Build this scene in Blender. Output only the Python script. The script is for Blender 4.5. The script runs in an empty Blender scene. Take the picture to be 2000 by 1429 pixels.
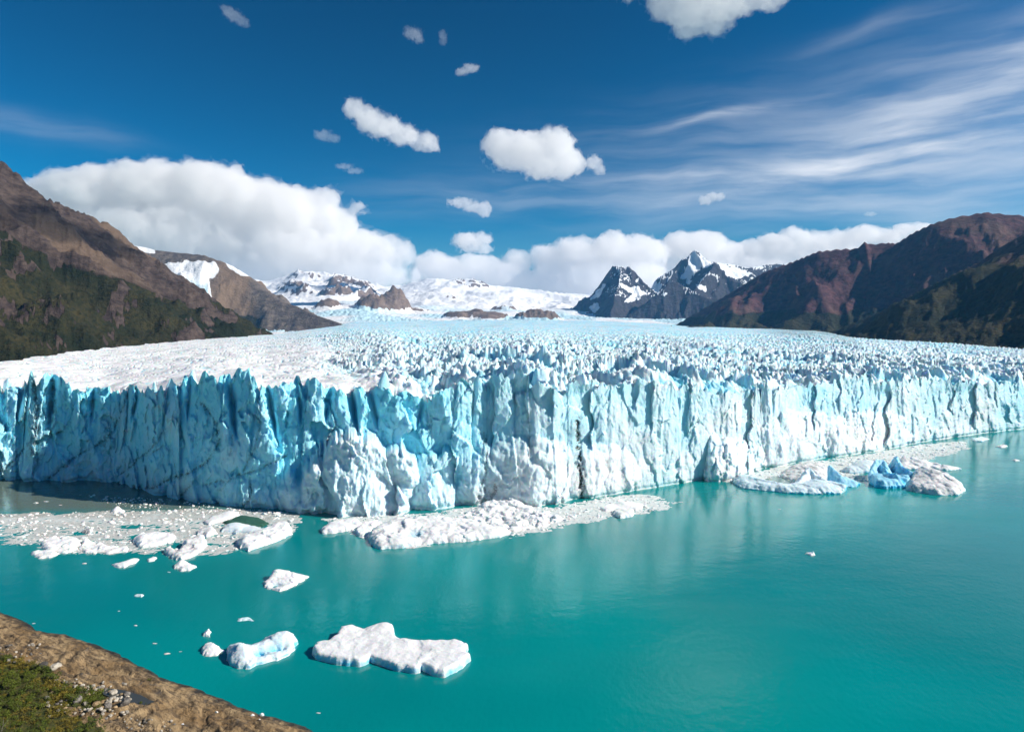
import bpy, math, time
import numpy as np
from math import radians, sin, cos
T0 = time.time()
SC = bpy.context.scene
COL = SC.collection

# ------------------------------------------------------------------ camera
F = 1333.0            # focal length in photo pixels (2000 px wide)
CX, HY = 1000.0, 640.0  # principal column, horizon row
HC = 100.0            # camera height above the lake
cam_d = bpy.data.cameras.new('camera')
cam = bpy.data.objects.new('camera', cam_d); COL.objects.link(cam)
cam.location = (0, 0, HC); cam.rotation_euler = (radians(90), 0, 0)
cam_d.sensor_width = 36.0; cam_d.lens = 36.0*F/2000.0
cam_d.shift_y = -(714.5-HY)/2000.0
cam_d.clip_start = 1.0; cam_d.clip_end = 300000.0
SC.camera = cam

# ------------------------------------------------------------------ light
SUN_EL, SUN_AZ = radians(34), radians(97)     # azimuth clockwise from +Y (view direction)
sd = np.array([sin(SUN_AZ)*cos(SUN_EL), cos(SUN_AZ)*cos(SUN_EL), sin(SUN_EL)])
sun_d = bpy.data.lights.new('sun', 'SUN'); sun = bpy.data.objects.new('sun', sun_d); COL.objects.link(sun)
sun_d.energy = 4.4; sun_d.angle = radians(0.53); sun_d.color = (1.0, 0.93, 0.84)
sun.rotation_euler = (radians(90)-SUN_EL, 0, math.pi - SUN_AZ)
sun.location = (0, 0, 500)

world = bpy.data.worlds.new('World'); SC.world = world; world.use_nodes = True
wt = world.node_tree; wt.nodes.clear()
def WN(t, **kw):
    n = wt.nodes.new(t)
    for k, v in kw.items(): setattr(n, k, v)
    return n
def wmath(op, a, b=None, c=None, clamp=False):
    n = WN('ShaderNodeMath', operation=op, use_clamp=clamp)
    for i, v in enumerate((a, b, c)):
        if v is None: continue
        if isinstance(v, (int, float)): n.inputs[i].default_value = v
        else: wt.links.new(v, n.inputs[i])
    return n.outputs[0]
sky = WN('ShaderNodeTexSky', sky_type='NISHITA', sun_disc=False)
sky.sun_elevation = SUN_EL; sky.sun_rotation = SUN_AZ
sky.altitude = 200; sky.air_density = 1.0; sky.dust_density = 0.25; sky.ozone_density = 3.0
# the whole sky is graded alike, towards the deep clear blue of the photograph
sc1 = WN('ShaderNodeVectorMath', operation='SCALE'); wt.links.new(sky.outputs[0], sc1.inputs[0]); sc1.inputs['Scale'].default_value = 0.130
gm = WN('ShaderNodeGamma'); wt.links.new(sc1.outputs[0], gm.inputs['Color']); gm.inputs['Gamma'].default_value = 1.75
hsv = WN('ShaderNodeHueSaturation'); hsv.inputs['Hue'].default_value = 0.486
hsv.inputs['Saturation'].default_value = 1.32; hsv.inputs['Value'].default_value = 5.3
wt.links.new(gm.outputs[0], hsv.inputs['Color'])
# thin cirrus: long soft veils and streaks, thickest towards the sun's side
geo = WN('ShaderNodeNewGeometry')
sep = WN('ShaderNodeSeparateXYZ'); wt.links.new(geo.outputs['Incoming'], sep.inputs[0])
dx = wmath('MULTIPLY', sep.outputs[0], -1); dy = wmath('MULTIPLY', sep.outputs[1], -1); dz = wmath('MULTIPLY', sep.outputs[2], -1)
az = wmath('ARCTAN2', dx, dy); el = wmath('ARCSINE', dz)
comb = WN('ShaderNodeCombineXYZ'); wt.links.new(az, comb.inputs[0]); wt.links.new(el, comb.inputs[1])
warp = WN('ShaderNodeTexNoise'); warp.inputs['Scale'].default_value = 4.5; warp.inputs['Detail'].default_value = 3
wt.links.new(comb.outputs[0], warp.inputs['Vector'])
wv = WN('ShaderNodeVectorMath', operation='MULTIPLY_ADD'); wt.links.new(warp.outputs['Color'], wv.inputs[0])
wv.inputs[1].default_value = (0.10, 0.055, 0); wt.links.new(comb.outputs[0], wv.inputs[2])
sw_ = WN('ShaderNodeSeparateXYZ'); wt.links.new(wv.outputs[0], sw_.inputs[0])
def grain(ang, sx, sy, scale, detail):
    m = WN('ShaderNodeMapping'); m.inputs['Rotation'].default_value = (0, 0, ang); m.inputs['Scale'].default_value = (sx, sy, 1); wt.links.new(wv.outputs[0], m.inputs['Vector'])
    q = WN('ShaderNodeTexNoise'); q.inputs['Scale'].default_value = scale; q.inputs['Detail'].default_value = detail; q.inputs['Roughness'].default_value = 0.55; wt.links.new(m.outputs[0], q.inputs['Vector']); return q.outputs[0]
g1 = grain(-0.22, 1.0, 7.0, 4.0, 6); g2 = grain(0.10, 1.0, 9.0, 5.0, 5)
def veil(x, y, lx, ly, ang, amt, g):
    """one veil centred on a direction (given as photo column and row), half-lengths in photo px, tilted by ang"""
    a0 = math.atan2(x-CX, F)+0.05; e0 = math.atan2(HY-y, math.hypot(F, x-CX))+0.027
    ua = wmath('SUBTRACT', sw_.outputs[0], a0); ue = wmath('SUBTRACT', sw_.outputs[1], e0); c_, s_ = cos(ang), sin(ang)
    p = wmath('ADD', wmath('MULTIPLY', ua, c_*F/lx), wmath('MULTIPLY', ue, s_*F/lx)); q = wmath('ADD', wmath('MULTIPLY', ua, -s_*F/ly), wmath('MULTIPLY', ue, c_*F/ly))
    r2 = wmath('ADD', wmath('MULTIPLY', p, p), wmath('MULTIPLY', q, q)); gs = wmath('EXPONENT', wmath('MULTIPLY', r2, -1.0))
    gm_ = WN('ShaderNodeMapRange', interpolation_type='SMOOTHSTEP'); wt.links.new(g, gm_.inputs[0]); gm_.inputs[1].default_value = 0.30; gm_.inputs[2].default_value = 0.70; gm_.inputs[3].default_value = 0.15
    return wmath('MULTIPLY', wmath('MULTIPLY', gs, gm_.outputs[0]), amt)
cir = None
for v_ in [(1750, 300, 330, 42, 0.10, 0.85, g1), (1560, 345, 260, 20, 0.16, 0.55, g1), (1380, 345, 190, 13, 0.02, 0.45, g2), (1380, 232, 130, 10, 0.10, 0.70, g2), (1900, 170, 260, 60, 0.22, 0.70, g1), (1500, 260, 420, 80, 0.10, 0.28, g2), (1650, 400, 300, 40, 0.06, 0.40, g2), (1960, 98, 55, 9, 0.0, 0.6, g2), (1720, 55, 110, 18, 0.1, 0.30, g1), (1050, 390, 330, 38, 0.02, 0.32, g2), (40, 245, 130, 18, -0.05, 0.30, g2), (2300, 150, 500, 130, 0.2, 0.7, g1), (2900, 260, 600, 90, 0.1, 0.6, g2)]:
    q = veil(*v_); cir = q if cir is None else wmath('ADD', cir, q)
cir = wmath('MULTIPLY', cir, 0.60, clamp=True)
mixc = WN('ShaderNodeMix', data_type='RGBA'); wt.links.new(cir, mixc.inputs[0])
wt.links.new(hsv.outputs[0], mixc.inputs[6]); mixc.inputs[7].default_value = (5.6, 5.9, 6.4, 1)
# cumulus ring added outside the view, to lift fill light on the shaded cliff
cz = WN('ShaderNodeCombineXYZ'); wt.links.new(wmath('SINE', az), cz.inputs[0]); wt.links.new(wmath('COSINE', az), cz.inputs[1]); wt.links.new(wmath('MULTIPLY', el, 1.6), cz.inputs[2])
hn = WN('ShaderNodeTexNoise'); hn.inputs['Scale'].default_value = 1.5; hn.inputs['Detail'].default_value = 1
hv = WN('ShaderNodeCombineXYZ'); wt.links.new(wmath('SINE', az), hv.inputs[0]); wt.links.new(wmath('COSINE', az), hv.inputs[1]); wt.links.new(hv.outputs[0], hn.inputs['Vector'])
fn = WN('ShaderNodeTexNoise'); fn.inputs['Scale'].default_value = 7.0; fn.inputs['Detail'].default_value = 7; fn.inputs['Roughness'].default_value = 0.6; wt.links.new(cz.outputs[0], fn.inputs['Vector'])
hgt = WN('ShaderNodeMapRange'); wt.links.new(hn.outputs[0], hgt.inputs[0]); hgt.inputs[1].default_value = 0.35; hgt.inputs[2].default_value = 0.65; hgt.inputs[3].default_value = 0.07; hgt.inputs[4].default_value = 0.27
# ahead, the clouds near the horizon are built as clouds of their own
ahead = WN('ShaderNodeMapRange', interpolation_type='SMOOTHSTEP'); wt.links.new(wmath('ABSOLUTE', az), ahead.inputs[0]); ahead.inputs[1].default_value = 0.68; ahead.inputs[2].default_value = 0.95; ahead.inputs[3].default_value = 0.10
over = wmath('ADD', wmath('SUBTRACT', wmath('MULTIPLY', hgt.outputs[0], ahead.outputs[0]), wmath('ABSOLUTE', el)), wmath('MULTIPLY', wmath('MULTIPLY', wmath('SUBTRACT', fn.outputs[0], 0.5), 0.22), ahead.outputs[0]))
cm_ = WN('ShaderNodeMapRange', interpolation_type='SMOOTHSTEP'); wt.links.new(over, cm_.inputs[0]); cm_.inputs[1].default_value = 0.0; cm_.inputs[2].default_value = 0.035
shade = WN('ShaderNodeMapRange', interpolation_type='SMOOTHSTEP'); wt.links.new(over, shade.inputs[0]); shade.inputs[1].default_value = 0.0; shade.inputs[2].default_value = 0.16
ccol = WN('ShaderNodeMix', data_type='RGBA'); wt.links.new(shade.outputs[0], ccol.inputs[0]); ccol.inputs[6].default_value = (7.2, 7.0, 6.8, 1); ccol.inputs[7].default_value = (4.9, 5.1, 5.4, 1)
mixk = WN('ShaderNodeMix', data_type='RGBA'); wt.links.new(cm_.outputs[0], mixk.inputs[0]); wt.links.new(mixc.outputs[2], mixk.inputs[6]); wt.links.new(ccol.outputs[2], mixk.inputs[7])
bg = WN('ShaderNodeBackground'); bg.inputs['Strength'].default_value = 0.10
wt.links.new(mixk.outputs[2], bg.inputs['Color'])
wo = WN('ShaderNodeOutputWorld'); wt.links.new(bg.outputs[0], wo.inputs['Surface'])
world.cycles.sampling_method = 'MANUAL'; world.cycles.sample_map_resolution = 512

SC.view_settings.view_transform = 'Standard'; SC.view_settings.look = 'None'
SC.view_settings.exposure = 0.55; SC.view_settings.gamma = 1.0; SC.view_settings.use_curve_mapping = False
cy = SC.cycles
cy.max_bounces = 18; cy.diffuse_bounces = 3; cy.glossy_bounces = 3; cy.transmission_bounces = 4
cy.volume_bounces = 16; cy.transparent_max_bounces = 12
cy.use_denoising = True; cy.sample_clamp_indirect = 6.0; cy.caustics_reflective = False; cy.caustics_refractive = False
try: cy.denoiser = 'OPENIMAGEDENOISE'
except Exception: pass

# ------------------------------------------------------------------ numeric helpers
RNG = np.random.default_rng(7)
PERM = np.concatenate([RNG.permutation(256)]*3).astype(np.int32)
_g = RNG.normal(size=(256, 3)); GR3 = (_g/np.linalg.norm(_g, axis=1)[:, None]).astype(np.float32)
_a = RNG.uniform(0, 2*np.pi, 256); GR2 = np.stack([np.cos(_a), np.sin(_a)], 1).astype(np.float32)
HASH = RNG.uniform(0, 1, (256, 4)).astype(np.float32)
def fade(t): return t*t*t*(t*(t*6-15)+10)
def noise2(x, y):
    x = np.asarray(x, np.float64); y = np.asarray(y, np.float64)
    xi = np.floor(x).astype(np.int64); yi = np.floor(y).astype(np.int64)
    fx = (x-xi).astype(np.float32); fy = (y-yi).astype(np.float32)
    a = xi & 255; b = yi & 255; a1 = (a+1) & 255; b1 = (b+1) & 255
    def g(i, j, dx_, dy_):
        h = PERM[PERM[i]+j]; q = GR2[h]; return q[..., 0]*dx_+q[..., 1]*dy_
    u = fade(fx); v = fade(fy)
    n0 = g(a, b, fx, fy); n0 = n0 + u*(g(a1, b, fx-1, fy)-n0)
    n1 = g(a, b1, fx, fy-1); n1 = n1 + u*(g(a1, b1, fx-1, fy-1)-n1)
    return (n0+v*(n1-n0))*1.41
def noise3(x, y, z):
    x, y, z = np.broadcast_arrays(np.asarray(x, np.float64), np.asarray(y, np.float64), np.asarray(z, np.float64))
    xi = np.floor(x).astype(np.int64); yi = np.floor(y).astype(np.int64); zi = np.floor(z).astype(np.int64)
    fx = (x-xi).astype(np.float32); fy = (y-yi).astype(np.float32); fz = (z-zi).astype(np.float32)
    u = fade(fx); v = fade(fy); w = fade(fz)
    def corner(i, j, k):
        h = PERM[PERM[PERM[(xi+i) & 255]+((yi+j) & 255)]+((zi+k) & 255)]
        q = GR3[h]; return q[..., 0]*(fx-i)+q[..., 1]*(fy-j)+q[..., 2]*(fz-k)
    def lerp(p, q, t): return p+t*(q-p)
    c0 = lerp(lerp(corner(0,0,0), corner(1,0,0), u), lerp(corner(0,1,0), corner(1,1,0), u), v)
    c1 = lerp(lerp(corner(0,0,1), corner(1,0,1), u), lerp(corner(0,1,1), corner(1,1,1), u), v)
    return lerp(c0, c1, w)*1.5
def fbm2(x, y, o=5, gain=0.5, lac=2.03):
    s = 0; a = 1.0; t = 0
    for i in range(o):
        s = s+a*noise2(x+17.3*i, y-9.1*i); t += a; a *= gain; x = x*lac; y = y*lac
    return s/t*1.6
def ridged2(x, y, o=5, gain=0.5, lac=2.07):
    s = 0; a = 1.0; t = 0; w = 1.0
    for i in range(o):
        n = 1-np.abs(noise2(x+31.7*i, y+11.9*i))*1.5; n = np.clip(n, 0, 1)**2
        s = s+a*n*w; t += a; w = np.clip(n*1.4, 0, 1); a *= gain; x = x*lac; y = y*lac
    return s/t
def fbm3(x, y, z, o=5, gain=0.5, lac=2.03):
    s = 0; a = 1.0; t = 0
    for i in range(o):
        s = s+a*noise3(x+17.3*i, y-9.1*i, z+5.7*i); t += a; a *= gain; x = x*lac; y = y*lac; z = z*lac
    return s/t*1.6
def voro2(x, y, jit=0.9):
    xi = np.floor(x).astype(np.int64); yi = np.floor(y).astype(np.int64)
    f1 = np.full(x.shape, 9.0, np.float32); f2 = f1.copy(); idd = np.zeros(x.shape, np.int32)
    for i in (-1, 0, 1):
        for j in (-1, 0, 1):
            h = PERM[PERM[(xi+i) & 255]+((yi+j) & 255)]; q = HASH[h]
            px = (xi+i+0.5+jit*(q[..., 0]-0.5)-x).astype(np.float32); py = (yi+j+0.5+jit*(q[..., 1]-0.5)-y).astype(np.float32)
            d = np.sqrt(px*px+py*py); m = d < f1
            f2 = np.where(m, f1, np.minimum(f2, d)); idd = np.where(m, h, idd); f1 = np.where(m, d, f1)
    return f1, f2, HASH[idd, 2], HASH[idd, 3]
def vplanes(x, y, jit=0.95):
    """broken slabs: every cell is a plane with its own tilt; returns the tilt height, a random step and the joint distance"""
    xi = np.floor(x).astype(np.int64); yi = np.floor(y).astype(np.int64)
    f1 = np.full(x.shape, 9.0, np.float32); f2 = f1.copy(); idd = np.zeros(x.shape, np.int32); bx = np.zeros(x.shape, np.float32); by = bx.copy()
    for i in (-1, 0, 1):
        for j in (-1, 0, 1):
            h = PERM[PERM[(xi+i) & 255]+((yi+j) & 255)]; q = HASH[h]
            px = (xi+i+0.5+jit*(q[..., 0]-0.5)-x).astype(np.float32); py = (yi+j+0.5+jit*(q[..., 1]-0.5)-y).astype(np.float32)
            d = np.sqrt(px*px+py*py); m = d < f1
            f2 = np.where(m, f1, np.minimum(f2, d)); idd = np.where(m, h, idd); bx = np.where(m, px, bx); by = np.where(m, py, by); f1 = np.where(m, d, f1)
    tx = HASH[idd, 2]*2-1; ty = HASH[(idd+31) & 255, 3]*2-1
    return bx*tx+by*ty, HASH[(idd+77) & 255, 1], f2-f1
def sstep(a, b, x):
    t = np.clip((x-a)/(b-a), 0, 1); return t*t*(3-2*t)
def interp_s(xs, pts, smooth=0):
    p = np.array(sorted(pts), float); y = np.interp(xs, p[:, 0], p[:, 1])
    return y
def gsmooth(y, s):
    if s <= 0: return y
    r = int(3*s)+1; k = np.exp(-0.5*(np.arange(-r, r+1)/s)**2); k /= k.sum()
    return np.convolve(np.pad(y, r, mode='edge'), k, mode='valid')
def polydist(X, Y, pts, want_t=False):
    """distance to a polyline, the interpolated extra columns at the nearest point"""
    pts = np.array(pts, float); best = np.full(X.shape, 1e18); val = np.zeros(X.shape+(max(pts.shape[1]-2, 1),)); sgn = np.zeros(X.shape)
    for a, b in zip(pts[:-1], pts[1:]):
        d = b[:2]-a[:2]; L2 = max(d@d, 1e-9)
        t = np.clip(((X-a[0])*d[0]+(Y-a[1])*d[1])/L2, 0, 1)
        ex = X-(a[0]+t*d[0]); ey = Y-(a[1]+t*d[1]); q = ex*ex+ey*ey
        m = q < best; best = np.where(m, q, best)
        sgn = np.where(m, np.sign(d[0]*ey-d[1]*ex), sgn)
        for c in range(2, pts.shape[1]):
            val[..., c-2] = np.where(m, a[c]+t*(b[c]-a[c]), val[..., c-2])
    return np.sqrt(best), val, sgn
def polysd(X, Y, poly):
    """signed distance to a polygon, positive inside"""
    poly = np.array(poly, float); best = np.full(X.shape, 1e18); ins = np.zeros(X.shape, bool)
    n = len(poly)
    for i in range(n):
        a = poly[i]; b = poly[(i+1) % n]; d = b-a; L2 = max(d@d, 1e-12)
        t = np.clip(((X-a[0])*d[0]+(Y-a[1])*d[1])/L2, 0, 1)
        best = np.minimum(best, (X-a[0]-t*d[0])**2+(Y-a[1]-t*d[1])**2)
        c = ((a[1] > Y) != (b[1] > Y))
        if abs(d[1]) > 1e-12: ins ^= c & (X < a[0]+(Y-a[1])/d[1]*d[0])
    return np.where(ins, 1, -1)*np.sqrt(best)
def px2g(x, y, z=0.0):
    """photo pixel -> point on the horizontal plane z"""
    Y = F*(HC-z)/(y-HY); return (x-CX)/F*Y, Y
def px2p(x, y, Y): return ((x-CX)/F*Y, Y, HC+(HY-y)/F*Y)

# ------------------------------------------------------------------ object helpers
def tag(o, label=None, cat=None, group=None, kind=None):
    if label: o['label'] = label
    if cat: o['category'] = cat
    if group: o['group'] = group
    if kind: o['kind'] = kind
    return o
def mesh_np(name, V, Fq, attrs=None, smooth=True):
    """V (n,3), Fq (m,3|4) index array -> mesh, quickly"""
    V = np.ascontiguousarray(V, np.float32); Fq = np.ascontiguousarray(Fq, np.int32)
    me = bpy.data.meshes.new(name); k = Fq.shape[1]
    me.vertices.add(len(V)); me.vertices.foreach_set('co', V.ravel())
    me.loops.add(Fq.size); me.loops.foreach_set('vertex_index', Fq.ravel())
    me.polygons.add(len(Fq)); me.polygons.foreach_set('loop_start', np.arange(0, Fq.size, k, dtype=np.int32))
    if smooth: me.polygons.foreach_set('use_smooth', np.ones(len(Fq), bool))
    else: me.polygons.foreach_set('use_smooth', np.zeros(len(Fq), bool))
    for an, av in (attrs or {}).items():
        a = me.attributes.new(an, 'FLOAT', 'POINT'); a.data.foreach_set('value', np.ascontiguousarray(av, np.float32).ravel())
    me.update(calc_edges=True); me.validate()
    return me
def obj(name, me, m, parent=None):
    o = bpy.data.objects.new(name, me); COL.objects.link(o)
    if m is not None and hasattr(me, 'materials') and len(me.materials) == 0: me.materials.append(m)
    if parent is not None: o.parent = parent
    return o
def empty(name, loc=(0, 0, 0), rz=0):
    o = bpy.data.objects.new(name, None); COL.objects.link(o); o.location = loc; o.rotation_euler = (0, 0, rz); return o
def gridfaces(nr, nc, mask=None):
    i = np.arange(nr*nc).reshape(nr, nc)
    q = np.stack([i[:-1, :-1], i[:-1, 1:], i[1:, 1:], i[1:, :-1]], -1).reshape(-1, 4)
    if mask is not None:
        mk = mask.reshape(-1); q = q[mk[q].any(1)]
    return q
def compact(V, Fq, attrs=None):
    used = np.zeros(len(V), bool); used[Fq.ravel()] = True; idx = np.cumsum(used)-1
    return V[used], idx[Fq], {k: v.ravel()[used] for k, v in (attrs or {}).items()}
def surface_nets(D, org, h):
    """closed quad surface of the level set D = 0 (D > 0 inside); h = cell size per axis"""
    D = np.asarray(D, np.float32); S = D > 0; nx, ny, nz = D.shape
    c = [(i, j, k) for i in (0, 1) for j in (0, 1) for k in (0, 1)]
    cnt = sum(S[i:nx-1+i, j:ny-1+j, k:nz-1+k].astype(np.int8) for i, j, k in c)
    act = np.argwhere((cnt > 0) & (cnt < 8)); 
    vid = np.full((nx-1, ny-1, nz-1), -1, np.int64); vid[act[:, 0], act[:, 1], act[:, 2]] = np.arange(len(act))
    acc = np.zeros((len(act), 3)); n = np.zeros(len(act))
    for p in c:
        for ax in range(3):
            if p[ax]: continue
            q = list(p); q[ax] = 1
            d0 = D[act[:, 0]+p[0], act[:, 1]+p[1], act[:, 2]+p[2]]; d1 = D[act[:, 0]+q[0], act[:, 1]+q[1], act[:, 2]+q[2]]
            m = (d0 > 0) != (d1 > 0); t = np.where(m, d0/np.where(m, d0-d1, 1), 0)
            pos = np.array(p, float)[None]+np.zeros((len(act), 3)); pos[:, ax] += t
            acc += pos*m[:, None]; n += m
    V = (act+acc/n[:, None])*np.array(h)+np.array(org); Fs = []
    for ax in range(3):
        sl0 = [slice(None)]*3; sl1 = [slice(None)]*3; sl0[ax] = slice(0, -1); sl1[ax] = slice(1, None)
        a = S[tuple(sl0)]; b = S[tuple(sl1)]; e = np.argwhere(a != b)
        o1, o2 = [k for k in range(3) if k != ax]
        ok = (e[:, o1] > 0) & (e[:, o2] > 0) & (e[:, o1] < D.shape[o1]-1) & (e[:, o2] < D.shape[o2]-1); e = e[ok]
        ins = a[e[:, 0], e[:, 1], e[:, 2]]
        def cell(s1, s2):
            q = e.copy(); q[:, o1] -= s1; q[:, o2] -= s2; return vid[q[:, 0], q[:, 1], q[:, 2]]
        quad = np.stack([cell(1, 1), cell(0, 1), cell(0, 0), cell(1, 0)], 1)
        flip = ins if ax != 1 else ~ins
        quad = np.where(flip[:, None], quad, quad[:, ::-1]); Fs.append(quad)
    return V, np.concatenate(Fs)

# ------------------------------------------------------------------ material helpers
class NT:
    def __init__(s, name):
        s.m = bpy.data.materials.new(name); s.m.use_nodes = True; s.t = s.m.node_tree; s.t.nodes.clear()
        s.out = s.t.nodes.new('ShaderNodeOutputMaterial'); s._pos = None
    def n(s, t, **kw):
        q = s.t.nodes.new(t)
        for k, v in kw.items(): setattr(q, k, v)
        return q
    def put(s, sock, v):
        if isinstance(v, bpy.types.NodeSocket): s.t.links.new(v, sock)
        elif v is not None:
            if isinstance(v, (tuple, list)) and len(v) == 3 and sock.type == 'RGBA': v = tuple(v)+(1,)
            sock.default_value = v
    def math(s, op, a, b=None, clamp=False):
        q = s.n('ShaderNodeMath', operation=op, use_clamp=clamp); s.put(q.inputs[0], a)
        if b is not None: s.put(q.inputs[1], b)
        return q.outputs[0]
    def attr(s, name): return s.n('ShaderNodeAttribute', attribute_name=name).outputs['Fac']
    @property
    def pos(s):
        if s._pos is None: s._pos = s.n('ShaderNodeNewGeometry').outputs['Position']
        return s._pos
    def objpos(s): return s.n('ShaderNodeTexCoord').outputs['Object']
    def noise(s, scale, detail=5, rough=0.55, vec=None, stretch=None, out=0, dist=0.0):
        v = vec if vec is not None else s.pos
        if stretch:
            m = s.n('ShaderNodeMapping'); m.inputs['Scale'].default_value = stretch; s.put(m.inputs['Vector'], v); v = m.outputs[0]
        q = s.n('ShaderNodeTexNoise'); q.inputs['Scale'].default_value = scale; q.inputs['Detail'].default_value = detail
        q.inputs['Roughness'].default_value = rough; q.inputs['Distortion'].default_value = dist; s.put(q.inputs['Vector'], v); return q.outputs[out]
    def voro(s, scale, feature='F1', vec=None, stretch=None):
        v = vec if vec is not None else s.pos
        if stretch:
            m = s.n('ShaderNodeMapping'); m.inputs['Scale'].default_value = stretch; s.put(m.inputs['Vector'], v); v = m.outputs[0]
        q = s.n('ShaderNodeTexVoronoi', feature=feature); q.inputs['Scale'].default_value = scale; s.put(q.inputs['Vector'], v); return q.outputs[0]
    def ramp(s, v, lo, hi, a=0.0, b=1.0):
        q = s.n('ShaderNodeMapRange', interpolation_type='SMOOTHSTEP'); s.put(q.inputs[0], v)
        q.inputs[1].default_value = lo; q.inputs[2].default_value = hi; q.inputs[3].default_value = a; q.inputs[4].default_value = b; return q.outputs[0]
    def mix(s, f, a, b, blend='MIX'):
        q = s.n('ShaderNodeMix', data_type='RGBA', blend_type=blend); s.put(q.inputs[0], f); s.put(q.inputs[6], a); s.put(q.inputs[7], b); return q.outputs[2]
    def bump(s, h, strength=0.5, dist=1.0, normal=None):
        q = s.n('ShaderNodeBump'); q.inputs['Strength'].default_value = strength; q.inputs['Distance'].default_value = dist
        s.put(q.inputs['Height'], h)
        if normal is not None: s.put(q.inputs['Normal'], normal)
        return q.outputs[0]
    def slope(s):
        g = s.n('ShaderNodeNewGeometry'); q = s.n('ShaderNodeSeparateXYZ'); s.put(q.inputs[0], g.outputs['Normal']); return q.outputs[2]
    def bsdf(s, col, rough=0.6, normal=None, spec=0.5, sss=0.0, sssr=(1, 1, 1), ssss=1.0):
        b = s.n('ShaderNodeBsdfPrincipled'); s.put(b.inputs['Base Color'], col); s.put(b.inputs['Roughness'], rough)
        s.put(b.inputs['Specular IOR Level'], spec)
        if normal is not None: s.put(b.inputs['Normal'], normal)
        if sss: 
            s.put(b.inputs['Subsurface Weight'], sss); b.inputs['Subsurface Radius'].default_value = sssr; b.inputs['Subsurface Scale'].default_value = ssss
        s.t.links.new(b.outputs[0], s.out.inputs['Surface']); return b

def mat_ice(name, white=(0.82, 0.83, 0.825), blue=(0.27, 0.77, 0.95), bump=0.5, bscale=1.0, dirtcol=(0.055, 0.042, 0.030), sss=0.0):
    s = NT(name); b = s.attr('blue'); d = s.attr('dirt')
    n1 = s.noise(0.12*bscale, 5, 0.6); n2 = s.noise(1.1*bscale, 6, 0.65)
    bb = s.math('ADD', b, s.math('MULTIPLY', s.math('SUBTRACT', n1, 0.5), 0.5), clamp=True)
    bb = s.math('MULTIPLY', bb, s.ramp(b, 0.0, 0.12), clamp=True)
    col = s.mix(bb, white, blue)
    grey = s.math('MULTIPLY', s.ramp(s.noise(0.35*bscale, 6, 0.7), 0.55, 0.75), 0.07)
    col = s.mix(grey, col, (0.46, 0.42, 0.36))
    dd = s.math('MULTIPLY', d, s.ramp(n2, 0.30, 0.62), clamp=True)
    col = s.mix(dd, col, dirtcol)
    h = s.math('ADD', n2, s.math('MULTIPLY', s.noise(4.0*bscale, 4, 0.6), 0.35))
    nn = s.bump(h, bump, 0.8/bscale)
    s.bsdf(col, 0.55, nn, 0.35, sss=sss, sssr=(0.35, 1.3, 2.2), ssss=1.0)
    return s.m

# ================================================================== LAKE
def make_water():
    s = NT('silty_lake_water')
    big = s.noise(0.006, 3, 0.5); near = s.noise(0.03, 4, 0.6)
    col = s.mix(s.ramp(big, 0.35, 0.65), (0.000, 0.200, 0.200), (0.000, 0.265, 0.256))
    # browner silt in the left arm, under the shaded cliff
    xyz = s.n('ShaderNodeSeparateXYZ'); s.put(xyz.inputs[0], s.pos)
    fy = s.math('ADD', xyz.outputs[1], s.math('MULTIPLY', near, 16.0))
    edge = s.math('MULTIPLY', s.math('MULTIPLY', s.ramp(fy, 366.0, 392.0), s.ramp(xyz.outputs[1], 900.0, 600.0)), s.ramp(s.math('ADD', xyz.outputs[0], s.math('MULTIPLY', near, 60)), -60.0, -170.0))
    col = s.mix(edge, col, (0.13, 0.17, 0.135))
    r1 = s.noise(0.55, 3, 0.6, stretch=(1.0, 0.55, 1)); r2 = s.noise(0.07, 3, 0.55, stretch=(0.8, 1.3, 1))
    h = s.math('ADD', s.math('MULTIPLY', r1, 0.10), s.math('MULTIPLY', r2, 0.16))
    nn = s.bump(h, 0.8, 1.0)
    rough = s.ramp(s.noise(0.012, 4, 0.6, stretch=(0.6, 2.0, 1)), 0.35, 0.7, 0.10, 0.22)
    s.bsdf(col, rough, nn, 0.38)
    xs = np.array([-90000, -9000, -2000, -600, -250, 0, 250, 600, 2000, 9000, 90000.]); ys = np.array([-60000, -3000, -400, 0, 200, 400, 700, 1500, 5000, 20000, 120000.])
    X, Y = np.meshgrid(xs, ys); V = np.stack([X, Y, X*0], -1).reshape(-1, 3)
    o = obj('lake_water', mesh_np('lake_water', V, gridfaces(len(ys), len(xs))), s.m); tag(o, kind='structure')
make_water()

# ================================================================== GLACIER
BASE = [(-1600, 930), (-600, 925), (-200, 933), (0, 938), (100, 939), (230, 941), (300, 965), (400, 984), (500, 993), (560, 992), (640, 987), (750, 985), (850, 988), (915, 986),
        (975, 980), (1037, 984), (1065, 984), (1118, 977), (1195, 964), (1300, 949), (1387, 933), (1447, 924), (1545, 904), (1650, 889), (1825, 860), (1912, 847), (2000, 838), (2400, 800), (3000, 765)]
TOPH = [(-1600, 60), (-200, 63), (0, 65), (60, 63), (100, 63), (200, 59), (260, 62), (380, 69), (460, 70), (520, 68), (600, 70), (700, 66), (760, 70), (800, 66), (850, 62), (900, 67), (1000, 70), (1060, 68), (1110, 62), (1140, 61), (1200, 62),
        (1250, 67), (1300, 66), (1370, 62), (1420, 59), (1460, 57), (1500, 56), (1560, 55), (1610, 58), (1680, 60), (1740, 56), (1800, 53), (1860, 51), (1900, 50), (1950, 48), (2000, 47), (2400, 45), (3000, 45)]
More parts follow.
